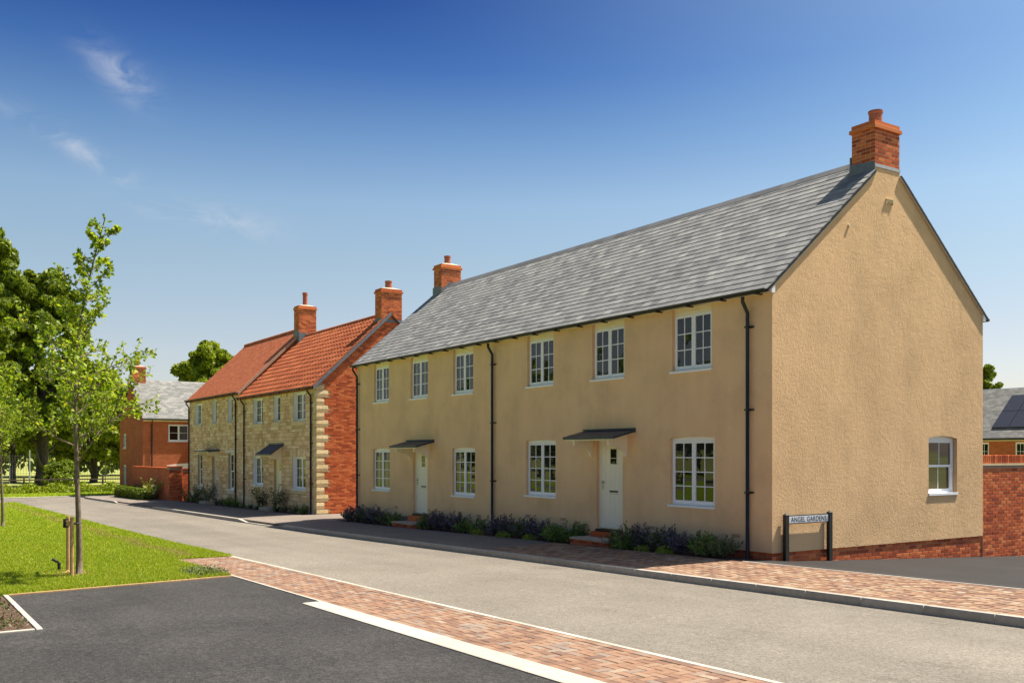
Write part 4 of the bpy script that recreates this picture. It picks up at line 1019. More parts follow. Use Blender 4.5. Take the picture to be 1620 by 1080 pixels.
# ------------------------------------------------------------------ far brick house at the end of the street
BX, BY, BW, BL = -54.0, 0.7, 7.4, 11.0           # right-hand wall x, gable y, gable width, length
zg = P(BX); ze, zr = 4.27, 6.92; BK = (zr - ze) / (BW / 2)
FB = thing('brick_house', (BX - BW / 2, BY + 4, zg), 'far red brick house with slate roof behind the low brick garden wall', 'house')
fe = Fr((BX, BY, 0), (0, 1, 0), (1, 0, 0)); fs = Fr((BX - BW, BY, 0), (1, 0, 0), (0, -1, 0))
m = MB(); wall_panel(m, fe, 0, BL, zg - .3, ze, [(1.62, 3.62, 2.75, 3.93, 0)], .1)
m.build('side_wall', M_farbrick, FB)
m = MB(); wall_panel(m, fs, 0, BW, zg - .3, ze, [(1.15, 2.15, 2.30, 3.38, 0), (1.15, 2.15, -0.42, 1.17, 0)], .1); m.poly([fs(0, ze), fs(BW, ze), fs(BW / 2, zr - .06)]); m.build('gable_wall', M_farbrick, FB)
m = MB(); m.poly([(BX - BW, BY, zg), (BX - BW, BY + BL, zg), (BX - BW, BY + BL, ze), (BX - BW, BY, ze)]); m.poly([(BX - BW, BY + BL, zg), (BX, BY + BL, zg), (BX, BY + BL, ze), (BX - BW / 2, BY + BL, zr - .1), (BX - BW, BY + BL, ze)]); m.build('rear_wall', M_farbrick, FB)
m = MB(); xc = BX - BW / 2
for sg in (1, -1):
    e = xc + sg * (BW / 2 + .22); z_e = ze - BK * .22 + .08
    m.hexa([(xc, BY - .08, zr), (e, BY - .08, z_e), (e, BY + BL, z_e), (xc, BY + BL, zr), (xc, BY - .08, zr + .06), (e, BY - .08, z_e + .06), (e, BY + BL, z_e + .06), (xc, BY + BL, zr + .06)])
roofF = m.build('roof', M_felt, FB)
c_ = 1 / math.sqrt(1 + BK * BK); upv = Vector((-c_, 0, BK * c_)); nv = Vector((BK * c_, 0, c_)); uy = Vector((0, 1, 0)); sl = []
Ls = (BW / 2 + .24) / c_; nr_ = int(Ls / .2)
for r in range(nr_):
    y = BY - .08 - (.15 if r % 2 else 0)
    while y < BY + BL:
        a0, a1 = max(y, BY - .08), min(y + .3, BY + BL)
        if a1 - a0 > .03: sl.append((Vector((BX + .24, (a0 + a1) / 2, ze - BK * .24 + .15)) + upv * (r * .2 + .14) + nv * .008, basis(uy, (upv - nv * .03).normalized(), nv), (a1 - a0 - .005, .29, .012)))
        y += .3
pieces('slate', sl, M_farslate, roofF, 0, unit_piece((.004, .006, .2)), rest='slate_field')
# cross wing: ridge towards the road side, left slope in shade
wy0, wy1 = BY + 3.7, BY + 8.7; wym = (wy0 + wy1) / 2; wx = BX + 2.5; wzr = zr - .12; wk = (wzr - ze) / ((wy1 - wy0) / 2)
m = MB()
for sg in (-1, 1):
    y_e = wym + sg * (wy1 - wy0) / 2; xi = BX - .1
    A, B, C_, D = Vector((xc + .1, wym, wzr)), Vector((wx, wym, wzr)), Vector((wx, y_e, ze)), Vector((BX - .2, y_e, ze)); h_ = Vector((0, 0, .07))
    m.hexa([A, B, C_, D, A + h_, B + h_, C_ + h_, D + h_])
m.build('wing_roof', M_farslate, FB)
m = MB(); m.poly([(wx - .1, wy0 + .1, zg), (wx - .1, wy1 - .1, zg), (wx - .1, wy1 - .1, ze), (wx - .1, wym, wzr - .1), (wx - .1, wy0 + .1, ze)]); m.poly([(BX, wy0 + .1, zg), (wx - .1, wy0 + .1, zg), (wx - .1, wy0 + .1, ze), (BX, wy0 + .1, ze)]); m.build('wing_wall', M_farbrick, FB)
m = MB(); m.box(BX + .02, BX + .05, BY, BY + 3.8, ze - .16, ze + .0); m.build('fascia', M_cream, FB)
m = MB(); m.tube([(BX + .24, BY - .1, ze - .02), (BX + .24, BY + 3.8, ze - .02)], .06, 8); m.build('gutter', M_black, FB)
m = MB(); m.tube([(BX + .24, BY + .55, ze - .05), (BX + .07, BY + .55, ze - .4), (BX + .07, BY + .55, zg)], .045, 8); m.build('downpipe', M_black, FB)
window(FB, fe, 1.62, 3.62, 2.80, 3.93, 2, lights=3, cols=1, rec=.05)
for zz in ((2.30, 3.38), (-0.42, 1.17)): window(FB, fs, 1.15, 2.15, zz[0] + .05, zz[1], 3, lights=2, rec=.05)
m = MB(); n = 10
pr = [(1.5, .92)] + [(1.5 + 3.4 * q / n, 1.17 + .16 * (1 - (2 * q / n - 1) ** 2)) for q in range(n + 1)] + [(4.9, .92)]
m.prism([fe(a, b, .001) for a, b in pr], (0.03, 0, 0)); m.build('arch_panel', M_white, FB)
chimney(FB, xc - .35, xc + .35, BY + .02, BY + .92, 6.55, 8.0, 0, .13, .45, .01)
m = MB(); m.box(xc - .36, xc + .38, BY - .01, BY + .015, 6.55, 6.72); m.box(xc + .352, xc + .37, BY, BY + .95, 6.5, 6.75); m.build('lead_flashing', M_cast, FB)

# low garden wall and pier in front of it
GW = thing('garden_wall', (-48, -0.35, P(-48)), 'low brick garden wall with square end pier beside the far brick house', 'wall')
zt_ = 1.12; zq = P(-43) - .2
m = MB(); m.box(-51.4, -42.15, -0.49, -0.27, P(-51) - .3, zt_); m.build('front_length', M_farbrick, GW)
m = MB(); m.box(-42.0, -41.78, 0.07, 9, zq, zt_ - .02); rt = m.build('side_length', M_mortar, GW)
pieces('brick', brick_list(Fr((-41.78, 0.07, P(-43) - .05), (0, 1, 0), (1, 0, 0)), 0, 3.0, 0, zt_ + .55), M_brick, rt, 0, rest='brickwork')
m = MB(); m.box(-51.2, -50.98, -0.27, 0.7, P(-51) - .3, zt_ - .01); m.build('return_length', M_farbrick, GW)
m = MB(); m.box(-42.15, -41.62, -0.62, 0.07, zq, zt_ + .12); pr_ = m.build('pier', M_mortar, GW)
pieces('brick', brick_list(Fr((-41.62, -0.62, P(-43) - .05), (0, 1, 0), (1, 0, 0)), 0, .69, 0, zt_ + .65) + brick_list(Fr((-42.15, -0.62, P(-43) - .05), (1, 0, 0), (0, -1, 0)), 0, .53, 0, zt_ + .65, phase=1), M_brick, pr_, 0, rest='brickwork')
m = MB(); m.box(-51.45, -42.16, -.53, -.23, zt_ + .001, zt_ + .07); m.box(-42.04, -41.74, .08, 9, zt_ - .019, zt_ + .05); m.box(-42.2, -41.57, -.67, .12, zt_ + .121, zt_ + .18); m.build('coping', M_brick, GW)

# ------------------------------------------------------------------ garden wall beside the near gable
G2 = thing('garden_wall', (-0.13, 9.5, drive_z(0, 9)), 'tall red brick garden wall with soldier coping, right of the roughcast gable', 'wall')
m = MB(); m.box(-0.25, -0.032, DEPTH - .012, 14, -1.4, 1.70); bd = m.build('wall_core', M_mortar, G2)
bl = brick_list(Fr((-0.032, DEPTH - .010, -0.75), (0, 1, 0), (1, 0, 0)), 0, 7.1, 0, 2.41)
bl = [b for b in bl if b[0].z > drive_z(0, b[0].y) - .06]
pieces('brick', bl, M_brick, bd, 300, rest='brickwork')
m = MB(); m.box(-0.28, -0.005, DEPTH + .004, 14, 1.71, 1.755); m.build('tile_creasing', M_dressed, G2)
cp = MB(); cp.box(-0.235, -0.05, DEPTH + .02, 13.98, 1.756, 1.93); cpo = cp.build('coping_bed', M_mortar, G2)
R_ = basis((0, 1, 0), (0, 0, 1), (1, 0, 0))
pieces('coping_brick', [(Vector((-0.14, DEPTH + .04 + .075 * k, 1.757 + .095)), R_, (.065, .186, .118)) for k in range(94)], M_brick, cpo, 300, unit_piece((.08, .05, .06)), rest='coping_brickwork')

# ------------------------------------------------------------------ house with solar panels behind
RX0, RX1, RY = -27.0, -14.0, 45.0; rze, rzr = 2.90, 6.12; RKK = (rzr - rze) / 3.6
RB = thing('brick_house', (-20.5, RY + 3.6, base_z(-20, 48)), 'red brick house with solar panels on slate roof, behind the tall garden wall', 'house')
ff = Fr((0, RY, 0), (1, 0, 0), (0, -1, 0)); zgr = base_z(-20, 45) - .3
wins = [(-23.2, -21.95), (-20.28, -19.1), (-17.3, -16.1)]
m = MB(); wall_panel(m, ff, RX0, RX1, zgr, rze, [(a, b, 1.5, 2.68, 0) for a, b in wins] + [(a, b, -1.2, .1, 0) for a, b in wins], .1); m.build('front_wall', M_farbrick, RB)
m = MB()
for x in (RX0, RX1): m.poly([(x, RY, zgr), (x, RY + 7.2, zgr), (x, RY + 7.2, rze), (x, RY + 3.6, rzr - .1), (x, RY, rze)])
m.poly([(RX0, RY + 7.2, zgr), (RX1, RY + 7.2, zgr), (RX1, RY + 7.2, rze), (RX0, RY + 7.2, rze)]); m.build('rear_wall', M_farbrick, RB)
m = MB()
for sg in (1, -1):
    ym = RY + 3.6; y_e = ym - sg * (3.6 + .2); z_e = rze - RKK * .2 + .1
    m.hexa([(RX0 - .1, ym, rzr), (RX1 + .1, ym, rzr), (RX1 + .1, y_e, z_e), (RX0 - .1, y_e, z_e), (RX0 - .1, ym, rzr + .05), (RX1 + .1, ym, rzr + .05), (RX1 + .1, y_e, z_e + .05), (RX0 - .1, y_e, z_e + .05)])
roofR = m.build('roof', M_felt, RB)
pieces('slate', tile_rows(RX0 - .1, RX1 + .1, RY - .22, RY + 3.55, rze + .18, RKK, .3, .2, .1, .012, .035, fr_y0=RY), M_farslate, roofR, 0, unit_piece((.004, .006, .2)), rest='slate_field')
m = MB(); m.tube([(RX0, RY + 3.6, rzr + .08), (RX1, RY + 3.6, rzr + .08)], .1, 8); m.build('ridge_tile', M_lead, roofR)
m = MB(); m.box(RX0, RX1, RY - .05, RY - .01, rze - .14, rze + .06); m.build('fascia', M_cast, RB)
m = MB(); m.tube([(RX0, RY - .24, rze + .0), (RX1, RY - .24, rze + .0)], .06, 8); m.build('gutter', M_black, RB)
for a, b in wins: window(RB, ff, a, b, 1.55, 2.68, 2, rec=.05); window(RB, ff, a, b, -1.15, .1, 2, rec=.05)
cR = 1 / math.sqrt(1 + RKK * RKK); upR = Vector((0, cR, RKK * cR)); nR = Vector((0, -RKK * cR, cR))
for i in range(4):
    for k in range(2):
        o_ = Vector((-22.05 + i * 1.09, RY, rze + .18)) + upR * (0.72 + k * 1.62) + nR * .07; u_ = Vector((1, 0, 0)); m = MB()
        q = [o_, o_ + u_ * 1.07, o_ + u_ * 1.07 + upR * 1.60, o_ + upR * 1.60]; m.hexa([*q, *[p + nR * .035 for p in q]]); pn = m.build('solar_panel', M_solarframe, RB)
        m = MB(); e = .025; q = [o_ + u_ * e + upR * e, o_ + u_ * (1.07 - e) + upR * e, o_ + u_ * (1.07 - e) + upR * (1.6 - e), o_ + u_ * e + upR * (1.6 - e)]
        m.hexa([*[p + nR * .034 for p in q], *[p + nR * .0385 for p in q]]); m.build('solar_face', M_solar, pn)

# ------------------------------------------------------------------ street name sign by the gable
SG = thing('street_sign', (0.11, 0.92, drive_z(.1, .9)), 'black street name sign reading ANGEL GARDENS between two posts by the gable', 'sign')
for y, zt_ in ((0.30, 0.845), (1.53, 0.855)):
    m = MB(); zb_ = drive_z(.11, y) - .15; m.box(.030, .100, y - .045, y + .045, zb_, zt_)
    m.hexa([(.026, y - .05, zt_ + .001), (.104, y - .05, zt_ + .001), (.104, y + .05, zt_ + .001), (.026, y + .05, zt_ + .001), (.055, y - .01, zt_ + .028), (.075, y - .01, zt_ + .028), (.075, y + .01, zt_ + .028), (.055, y + .01, zt_ + .028)])
    m.build('post', M_black, SG)
m = MB(); m.box(.045, .078, .346, 1.484, .675, .835); fb = m.build('board_frame', M_ink, SG)
m = MB(); m.box(.0782, .083, .362, 1.468, .692, .818); board = m.build('board', M_sign, fb)
cu = bpy.data.curves.new('lettering', 'FONT'); cu.body = 'ANGEL GARDENS'; cu.size = 0.135; cu.align_x = 'CENTER'; cu.align_y = 'CENTER'; cu.extrude = 0.0008; cu.space_character = 1.06; cu.offset = 0.0006
tmp = bpy.data.objects.new('lettering_curve', cu); COL.objects.link(tmp); tmp.rotation_euler = (math.radians(90), 0, math.radians(90))
bpy.context.view_layer.update()
me = bpy.data.meshes.new_from_object(tmp.evaluated_get(bpy.context.evaluated_depsgraph_get()))
co = np.empty(len(me.vertices) * 3, dtype=np.float32); me.vertices.foreach_get('co', co); co = co.reshape(-1, 3)
wx_ = co[:, 0].max() - co[:, 0].min(); co[:, 0] *= 1.00 / wx_; hy_ = co[:, 1].max() - co[:, 1].min(); co[:, 1] *= 0.092 / hy_; co[:, 1] -= (co[:, 1].max() + co[:, 1].min()) / 2
me.vertices.foreach_set('co', co.ravel()); me.materials.clear(); me.materials.append(M_ink); me.update()
bpy.data.objects.remove(tmp)
lt = bpy.data.objects.new('lettering', me); link(lt, fb, (.0842, .915, .755)); lt.rotation_euler = (math.radians(90), 0, math.radians(90))

# ------------------------------------------------------------------ plants
def rand_dirs(n, up_bias=0.0):
    v = rng.normal(size=(n, 3)); v[:, 2] += up_bias; return v / np.linalg.norm(v, axis=1, keepdims=True)
def leaf_quads(C, A, N, L, W):
    """pointed leaves: centres C, axes A, normals N, lengths L, widths W -> arrays"""
    A = A / np.linalg.norm(A, axis=1, keepdims=True); S = np.cross(A, N); S /= np.maximum(np.linalg.norm(S, axis=1, keepdims=True), 1e-6)
    L = np.asarray(L).reshape(-1, 1); W = np.asarray(W).reshape(-1, 1)
    V = np.stack([C - A * L * .5, C + S * W * .5 - A * L * .05, C + A * L * .5, C - S * W * .5 - A * L * .05], axis=1)
    F = np.arange(len(C) * 4).reshape(-1, 4)
    return V.reshape(-1, 3), F
def np_obj(name, V, F, mat, parent, loc, kind=None):
    o = bpy.data.objects.new(name, mesh_np(name, V, F, mat)); link(o, parent, loc)
    if kind: o['kind'] = kind
    return o
def crown_leaves(n, blobs, leaf, outward=0.75):
    """leaves through a crown built of many overlapping clumps (centre, radius)"""
    r = np.array([b[3] for b in blobs]); w = r ** 2 / (r ** 2).sum(); k = rng.choice(len(blobs), size=n, p=w)
    B = np.array(blobs)[k]; d = rand_dirs(n, 0.25); rad = B[:, 3] * rng.uniform(.55, 1.08, n) ** .6
    C = B[:, :3] + d * rad[:, None] * np.array([1, 1, .82]); Nn = d * outward + rand_dirs(n) * (1 - outward * .45); A = np.cross(Nn, rand_dirs(n)) + np.array([0, 0, -.25])
    s = leaf * rng.uniform(.6, 1.35, n)
    return leaf_quads(C, A, Nn, s, s * .62)
def crown_blobs(cx_, cy_, cz_, rx, rz, n, r0, r1, bottom=-.55, squash=1.0):
    out = []
    while len(out) < n:
        d = rand_dirs(1)[0]
        if d[2] < bottom: continue
        q = rng.uniform(.35, 1.0) ** .5; r = rng.uniform(r0, r1)
        prof = 1.0 if d[2] < 0.2 else 1.0 - .12 * d[2]
        out.append((cx_ + d[0] * rx * q * prof, cy_ + d[1] * rx * q * prof * squash, cz_ + d[2] * rz * q, r))
    return out
def big_tree(name, x, y, zb, height, rx, label, mat, n_leaves, leaf, trunk_r, clear, group=None, n_blob=70, squash=1.0, cz=None, rb=(.10, .24)):
    T = thing(name, (x, y, zb), label, 'tree', group); m = MB()
    cz = cz or (clear + height) / 2; rz = (height - clear) / 2
    pts = [(0, 0, -.3), (0.05, 0, clear * .5), (-.05, .1, clear), (.1, -.1, cz), (0, 0, cz + rz * .6)]
    m.tube([Vector((x, y, zb)) + Vector(p) for p in pts], [trunk_r * 1.35, trunk_r, trunk_r * .9, trunk_r * .55, trunk_r * .15], 10)
    for k in range(11):
        a = k * 2.4 + rng.uniform(-.3, .3); z0 = clear * .8 + (cz + rz * .3 - clear * .8) * k / 11; l = rx * rng.uniform(.55, .85)
        p0 = Vector((x, y, zb + z0)); d = Vector((math.cos(a), math.sin(a) * squash, .55)); m.tube([p0, p0 + d * l * .5, p0 + d * l + Vector((0, 0, .3))], [trunk_r * .4, trunk_r * .22, .03], 6)
    m.build('trunk', M_darkbark, T, (x, y, zb))
    bl = crown_blobs(0, 0, cz, rx, rz, n_blob, rx * rb[0], rx * rb[1], -.75, squash)
    V, F = crown_leaves(n_leaves, bl, leaf); np_obj('crown', V, F, mat, T, (x, y, zb))
    return T

def at(u, v, dep):
    """point of the scene seen at photograph position (u, v) at a given distance along the view"""
    r = (u - 810) / 1510 * dep; p = Vector(CAM) + CF * dep + CR_ * r; return Vector((p.x, p.y, CAM[2] + (717 - v) / 1510 * dep))
G_ = 'broadleaf trees beyond the end of the street'
def tree_at(u, dep, vtop, halfw_px, label, mat, n, leaf, tr, clear, **kw):
    b = at(u, 700, dep); zb = base_z(b.x, b.y) if b.x > -60 else P(b.x) - .09; top = at(u, vtop, dep).z
    return big_tree(kw.pop('name', 'broadleaf_tree'), b.x, b.y, zb, top - zb, halfw_px / 1510 * dep, label, mat, n, leaf, tr, clear, G_, **kw)
tree_at(-24, 84, 352, 72, 'tallest dark green tree at the left edge of the picture', M_leaf_dark, 70000, .42, .45, 1.6, n_blob=220)
tree_at(66, 88, 418, 74, 'dark green tree with thick trunk rising behind the staked sapling', M_leaf_dark, 70000, .42, .55, 2.0, n_blob=220)
tree_at(148, 100, 590, 58, 'lighter green tree between the thick trunk and the far brick house', M_leaf_mid, 52000, .44, .4, .5, n_blob=170)
tree_at(20, 100, 580, 70, 'low spreading tree under the tallest one at the left edge', M_leaf_mid, 30000, .45, .3, 2.0, n_blob=120)
tree_at(327, 100, 541, 52, 'round green treetop showing above the far slate and tile roofs', M_leaf_mid, 36000, .38, .4, 4, n_blob=150)
tree_at(1552, 80, 572, 40, 'dark treetop above the slate roof with solar panels', M_leaf_dark, 20000, .36, .3, 2, n_blob=130)
b = at(97, 776, 84); S = thing('dark_shrub', (b.x, b.y, P(b.x) - .08), 'dense dark shrub growing at the foot of the thick tree trunk', 'shrub')
V, F = crown_leaves(5000, crown_blobs(0, 0, 1.0, 1.25, 1.2, 22, .4, .7, -.6), .26); np_obj('foliage', V, F, M_leaf_dark, S, WL[S.name])
m = MB()
for k in range(7):
    a = k * .9; m.tube([Vector((b.x, b.y, P(b.x) - .1)), Vector((b.x + .5 * math.cos(a), b.y + .5 * math.sin(a), P(b.x) + 1.1))], [.03, .012], 5)
m.build('stem', M_darkbark, S)

# rail fence, court fence and white post at the field edge
FN = thing('rail_fence', (-67.5, -3, P(-67)), 'weathered post and rail fence along the edge of the field', 'fence')
ypos = list(np.arange(-14, 8, 1.83))
for y in ypos:
    m = MB(); z = P(-67.5) - .1; m.box(-67.56, -67.44, y - .06, y + .06, z - .2, z + 1.25 + random.uniform(-.05, .05)); m.build('post', M_fence, FN)
for y in ypos[:-1]:
    for zz in (.45, .95):
        m = MB(); z = P(-67.5) - .1 + zz; m.box(-67.44, -67.40, y - .03, y + 1.80, z, z + .10); m.build('rail', M_fence, FN)
CFN = thing('court_fence', (-96, -3, P(-96)), 'green wire mesh court fence far across the field', 'fence')
for k, y in enumerate(np.arange(-12, 10, 3.0)):
    m = MB(); z = P(-96) - .1; m.tube([(-96, y, z - .2), (-96, y, z + 3.0)], .045, 6); m.build('post', M_wire, CFN)
m = MB(); z = P(-96) - .1
for y in np.arange(-12, 9, .25): m.box(-96.012, -95.988, y - .009, y + .009, z, z + 2.95)
for zz in np.arange(.05, 2.95, .25): m.box(-96.010, -95.990, -12, 9, z + zz, z + zz + .018)
m.build('mesh_panel', M_wire, CFN)
pb = at(47, 756, 86); WP = thing('white_post', (pb.x, pb.y, P(pb.x) - .1), 'thin white post standing in the field left of the thick trunk', 'post')
m = MB(); m.tube([(pb.x, pb.y, P(pb.x) - .3), (pb.x, pb.y, P(pb.x) + 3.2)], .06, 8); m.tube([(pb.x, pb.y, P(pb.x) + 3.2), (pb.x, pb.y, P(pb.x) + 3.26)], [.075, .03], 8); m.build('pole', M_white, WP)
# rough growth along the fence
n = 16000; yy = rng.uniform(-16, 7, n); xx = rng.normal(-66.6, .45, n); hh = rng.uniform(.15, .75, n) * (0.7 + .5 * np.sin(yy * 1.7) ** 2); 
C = np.stack([xx, yy, np.array([P(-66.6) - .08] * n) + hh * rng.uniform(.1, 1, n)], 1); A = rand_dirs(n, 1.0); V, F = leaf_quads(C, A, rand_dirs(n), rng.uniform(.12, .3, n), rng.uniform(.05, .14, n))
o = np_obj('undergrowth', V, F, M_leaf_mid, None, (0, 0, 0), 'stuff'); tag(o, 'rough green growth along the foot of the rail fence', 'undergrowth')
# wood on the far side of the lawn, beyond the left edge of the picture: the windows of the houses reflect it
bl = []
for k in range(56):
    x = rng.uniform(-120, 20); y = rng.uniform(-72, -56); h = rng.uniform(12, 17)
    bl += [(x + q[0], y + q[1], q[2], q[3]) for q in crown_blobs(0, 0, h * .52, 4.2, h * .5, 9, 1.4, 2.6, -.9)]
for k in range(30):
    y = -34 + k * 2.6; x = rng.uniform(-135, -122); h = rng.uniform(9, 13)
    bl += [(x + q[0], y + q[1], q[2], q[3]) for q in crown_blobs(0, 0, h * .48, 3.6, h * .5, 9, 1.4, 2.4, -.95)]
V, F = crown_leaves(76000, bl, 1.0); o = np_obj('woodland', V, F, M_leaf_dark, None, (0, 0, -.5), 'stuff'); tag(o, 'far dark belt of trees beyond the field and lawn', 'woodland')

# ------------------------------------------------------------------ young trees on the lawn
def young_tree(x, y, height, label, lean, seed, n_br, spread, trunk_r=.055, clear=2.0, leaf=.075):
    rg = np.random.default_rng(seed); zb = P(x) - .09
    T = thing('young_tree', (x, y, zb), label, 'tree', 'young trees on the lawn'); m = MB(); O = Vector((x, y, zb))
    def leader(t):                                                       # leaning leader
        return Vector((lean[0] * max(0, t - .62) ** 1.6 * 3.0 + .03 * math.sin(t * 9), lean[1] * max(0, t - .62) ** 1.6 * 3.0 + .03 * math.cos(t * 7), height * t))
    N = 22; m.tube([O + leader(k / N) for k in range(N + 1)], [trunk_r * (1.12 if k == 0 else 1) * (1 - .93 * (k / N) ** .8) + .004 for k in range(N + 1)], 8)
    Cs, As = [], []
    def twig(p, d, l, r, depth):
        n = max(3, int(l / .12)); pts = [p]; d = d.normalized()
        for k in range(n):
            d = (d + Vector(rg.normal(0, .07, 3)) + Vector((0, 0, .035))).normalized(); pts.append(pts[-1] + d * l / n)
        m.tube(pts, [max(.0025, r * (1 - .85 * k / n)) for k in range(n + 1)], 5 if r > .008 else 4, False)
        for k in range(1, n + 1):
            f = k / n
            if depth < 2 and f > .22:
                for _ in range(2 if depth == 0 else 1):
                    if rg.random() < (.95 if depth == 0 else .55):
                        sd = Vector(rg.normal(0, 1, 3)); sd = (sd - d * sd.dot(d)).normalized(); twig(pts[k], d * .75 + sd * .75 + Vector((0, 0, .15)), l * rg.uniform(.22, .42) * (1.15 - f * .55), r * .45, depth + 1)
            if depth >= 1 or f > .45:
                for _ in range(int(rg.integers(1, 4))):
                    e = Vector(rg.normal(0, 1, 3)).normalized(); Cs.append(tuple(pts[k] - O + e * rg.uniform(.02, .07))); As.append(tuple(e * .8 + d * .5 + Vector((0, 0, -.25))))
    for k in range(n_br):
        t = clear / height + (1 - clear / height) * (k / n_br) ** .92 * .97; a = k * 2.399 + rg.uniform(-.35, .35)
        l = spread * max(.14, 1.0 - .95 * ((t - clear / height) / (1 - clear / height)) ** .72) * rg.uniform(.6, 1.15)
        twig(O + leader(t), Vector((math.cos(a), math.sin(a), rg.uniform(.38, .85))), l, .016 * (1.1 - .7 * t) + .004, 0)
    for t in np.linspace(.62, 1.0, 46):                                  # leaves close along the leader
        for _ in range(4):
            e = Vector(rg.normal(0, 1, 3)).normalized(); Cs.append(tuple(leader(t) + e * rg.uniform(.02, .11))); As.append(tuple(e * .8 + Vector((0, 0, .35))))
    m.build('trunk', M_bark, T, O, True)
    C = np.array(Cs); A = np.array(As); n = len(C); Nn = rand_dirs(n, .9); s = leaf * rg.uniform(.65, 1.3, n)
    V, F = leaf_quads(C, A, Nn, s, s * .68); np_obj('crown', V, F, M_leaf_young, T, O)
    return n
n1 = young_tree(-6.67, -10.69, 6.45, 'staked young tree with airy yellow-green crown nearest the camera', (.42, .62), 5, 34, 2.1)
n2 = young_tree(-24.8, -10.23, 5.5, 'second young tree farther down the lawn, cut by the left edge of the picture', (.2, .1), 8, 34, 2.1)
print('young leaves', n1, n2)
zl = P(-6.9) - .09
SK_ = thing('tree_stake', (-6.9, -10.77, zl), 'pair of timber stakes with crossbar beside the nearest young tree', 'stake', 'tree stakes on the lawn')
for x, y, h in ((-7.38, -10.74, 1.04), (-6.42, -10.82, 1.08)):
    m = MB(); m.tube([(x, y, zl - .2), (x, y, zl + h)], .034, 10); m.build('post', M_timber, SK_, smooth=False)
m = MB(); m.hexa([(-7.38, -10.815, zl + .88), (-6.42, -10.880, zl + .92), (-6.42, -10.855, zl + .92), (-7.38, -10.790, zl + .88), (-7.38, -10.815, zl + .97), (-6.42, -10.880, zl + 1.01), (-6.42, -10.855, zl + 1.01), (-7.38, -10.790, zl + .97)]); m.build('crossbar', M_timber, SK_)
m = MB(); m.tube([(-6.67 + .075 * math.cos(a), -10.72 + .09 * math.sin(a), zl + .95) for a in np.linspace(0, 6.283, 14)], .018, 6); m.box(-6.98, -6.91, -10.885, -10.80, zl + .86, zl + 1.02); m.build('tree_tie', M_rubber, SK_)
z2 = P(-25) - .09
S2_ = thing('tree_stake', (-25.0, -10.5, z2), 'single timber stake beside the second young tree at the left edge', 'stake', 'tree stakes on the lawn')
m = MB(); m.tube([(-24.35, -10.52, z2 - .2), (-24.35, -10.52, z2 + 1.1)], .045, 10); m.build('post', M_timber, S2_)
m = MB(); m.tube([(-24.35, -10.52, z2 + .95), (-24.66, -10.28, z2 + .97)], .022, 6); m.build('tree_tie', M_rubber, S2_)
WPp = thing('watering_tube', (-7.75, -10.84, zl), 'short black watering tube with raised cap in the lawn by the stakes', 'tube')
m = MB(); m.tube([(-7.75, -10.84, zl - .1), (-7.75, -10.84, zl + .15)], .03, 10); m.build('tube', M_rubber, WPp)
m = MB(); m.tube([(-7.76, -10.86, zl + .16), (-7.84, -10.94, zl + .21)], .028, 8); m.build('cap', M_rubber, WPp)
m = MB(); cs_ = [(-5.85, -10.81)]
V, F = leaf_quads(np.stack([rng.normal(-6.8, .28, 260), rng.normal(-10.76, .2, 260), zl + rng.uniform(.005, .04, 260)], 1), rand_dirs(260), np.tile([0, 0, 1.], (260, 1)) + rng.normal(0, .3, (260, 3)), rng.uniform(.04, .11, 260), rng.uniform(.02, .04, 260))
o = np_obj('bark_mulch', V, F, M_timber, None, (0, 0, 0), 'stuff'); tag(o, 'small patch of bark mulch at the foot of the young tree', 'mulch')

# ------------------------------------------------------------------ shrubs in the beds
def shrub_arrays(kind, seed):
    rg = np.random.default_rng(seed); C, A, L, W = [], [], [], []
    if kind in ('purple', 'olive', 'green'):
        ns = {'purple': 34, 'olive': 30, 'green': 22}[kind]
        for s in range(ns):
            a = rg.uniform(0, 6.283); tilt = rg.uniform(.05, .95) if kind != 'green' else rg.uniform(.15, 1.15); d = np.array([math.cos(a) * math.sin(tilt), math.sin(a) * math.sin(tilt), math.cos(tilt)])
            l = rg.uniform(.34, .56) * (1 - .25 * tilt); base = np.array([rg.uniform(-.10, .10), rg.uniform(-.10, .10), 0])
            nl = 13 if kind != 'green' else 12
            for k in range(nl):
                t = .25 + .75 * k / nl; p = base + d * l * t
                for _ in range(2):
                    e = rg.normal(size=3); e -= d * e.dot(d); e /= np.linalg.norm(e)
                    ll = rg.uniform(.05, .085) * (1.7 if kind == 'green' else 1); ax = e * .85 + d * (.45 + .5 * t); C.append(p + ax * ll * .45); A.append(ax); L.append(ll); W.append(ll * (.36 if kind != 'green' else .24))
    else:
        for s in range(260):
            d = rg.normal(size=3); d[2] = abs(d[2]); d /= np.linalg.norm(d); C.append(d * np.array([.17, .17, .15]) * rg.uniform(.6, 1)); A.append(np.cross(d, rg.normal(size=3))); L.append(rg.uniform(.03, .055)); W.append(rg.uniform(.025, .04))
    C = np.array(C); A = np.array(A); n = len(C); Nn = rg.normal(size=(n, 3)) * .6 + np.array([0, 0, 1.])
    return leaf_quads(C, A, Nn, L, W)
SM = {'purple': M_leaf_hebe, 'olive': M_leaf_olive, 'green': M_leaf_green, 'lime': M_leaf_lime}
SMESH = {(k, i): mesh_np('shrub_foliage', *shrub_arrays(k, 40 + i * 7 + len(k)), SM[k]) for k in SM for i in range(3)}
stem_b = MB()
for k in range(6): stem_b.tube([(0, 0, -.06), (.09 * math.cos(k), .09 * math.sin(k), .2)], [.008, .004], 4, False)
st_me = bpy.data.meshes.new('shrub_stem'); st_me.from_pydata([tuple(v) for v in stem_b.v], [], stem_b.f); st_me.materials.append(M_darkbark)
WORD = {'purple': 'purple shrub', 'olive': 'olive shrub', 'green': 'green shrub', 'lime': 'lime-green plant'}
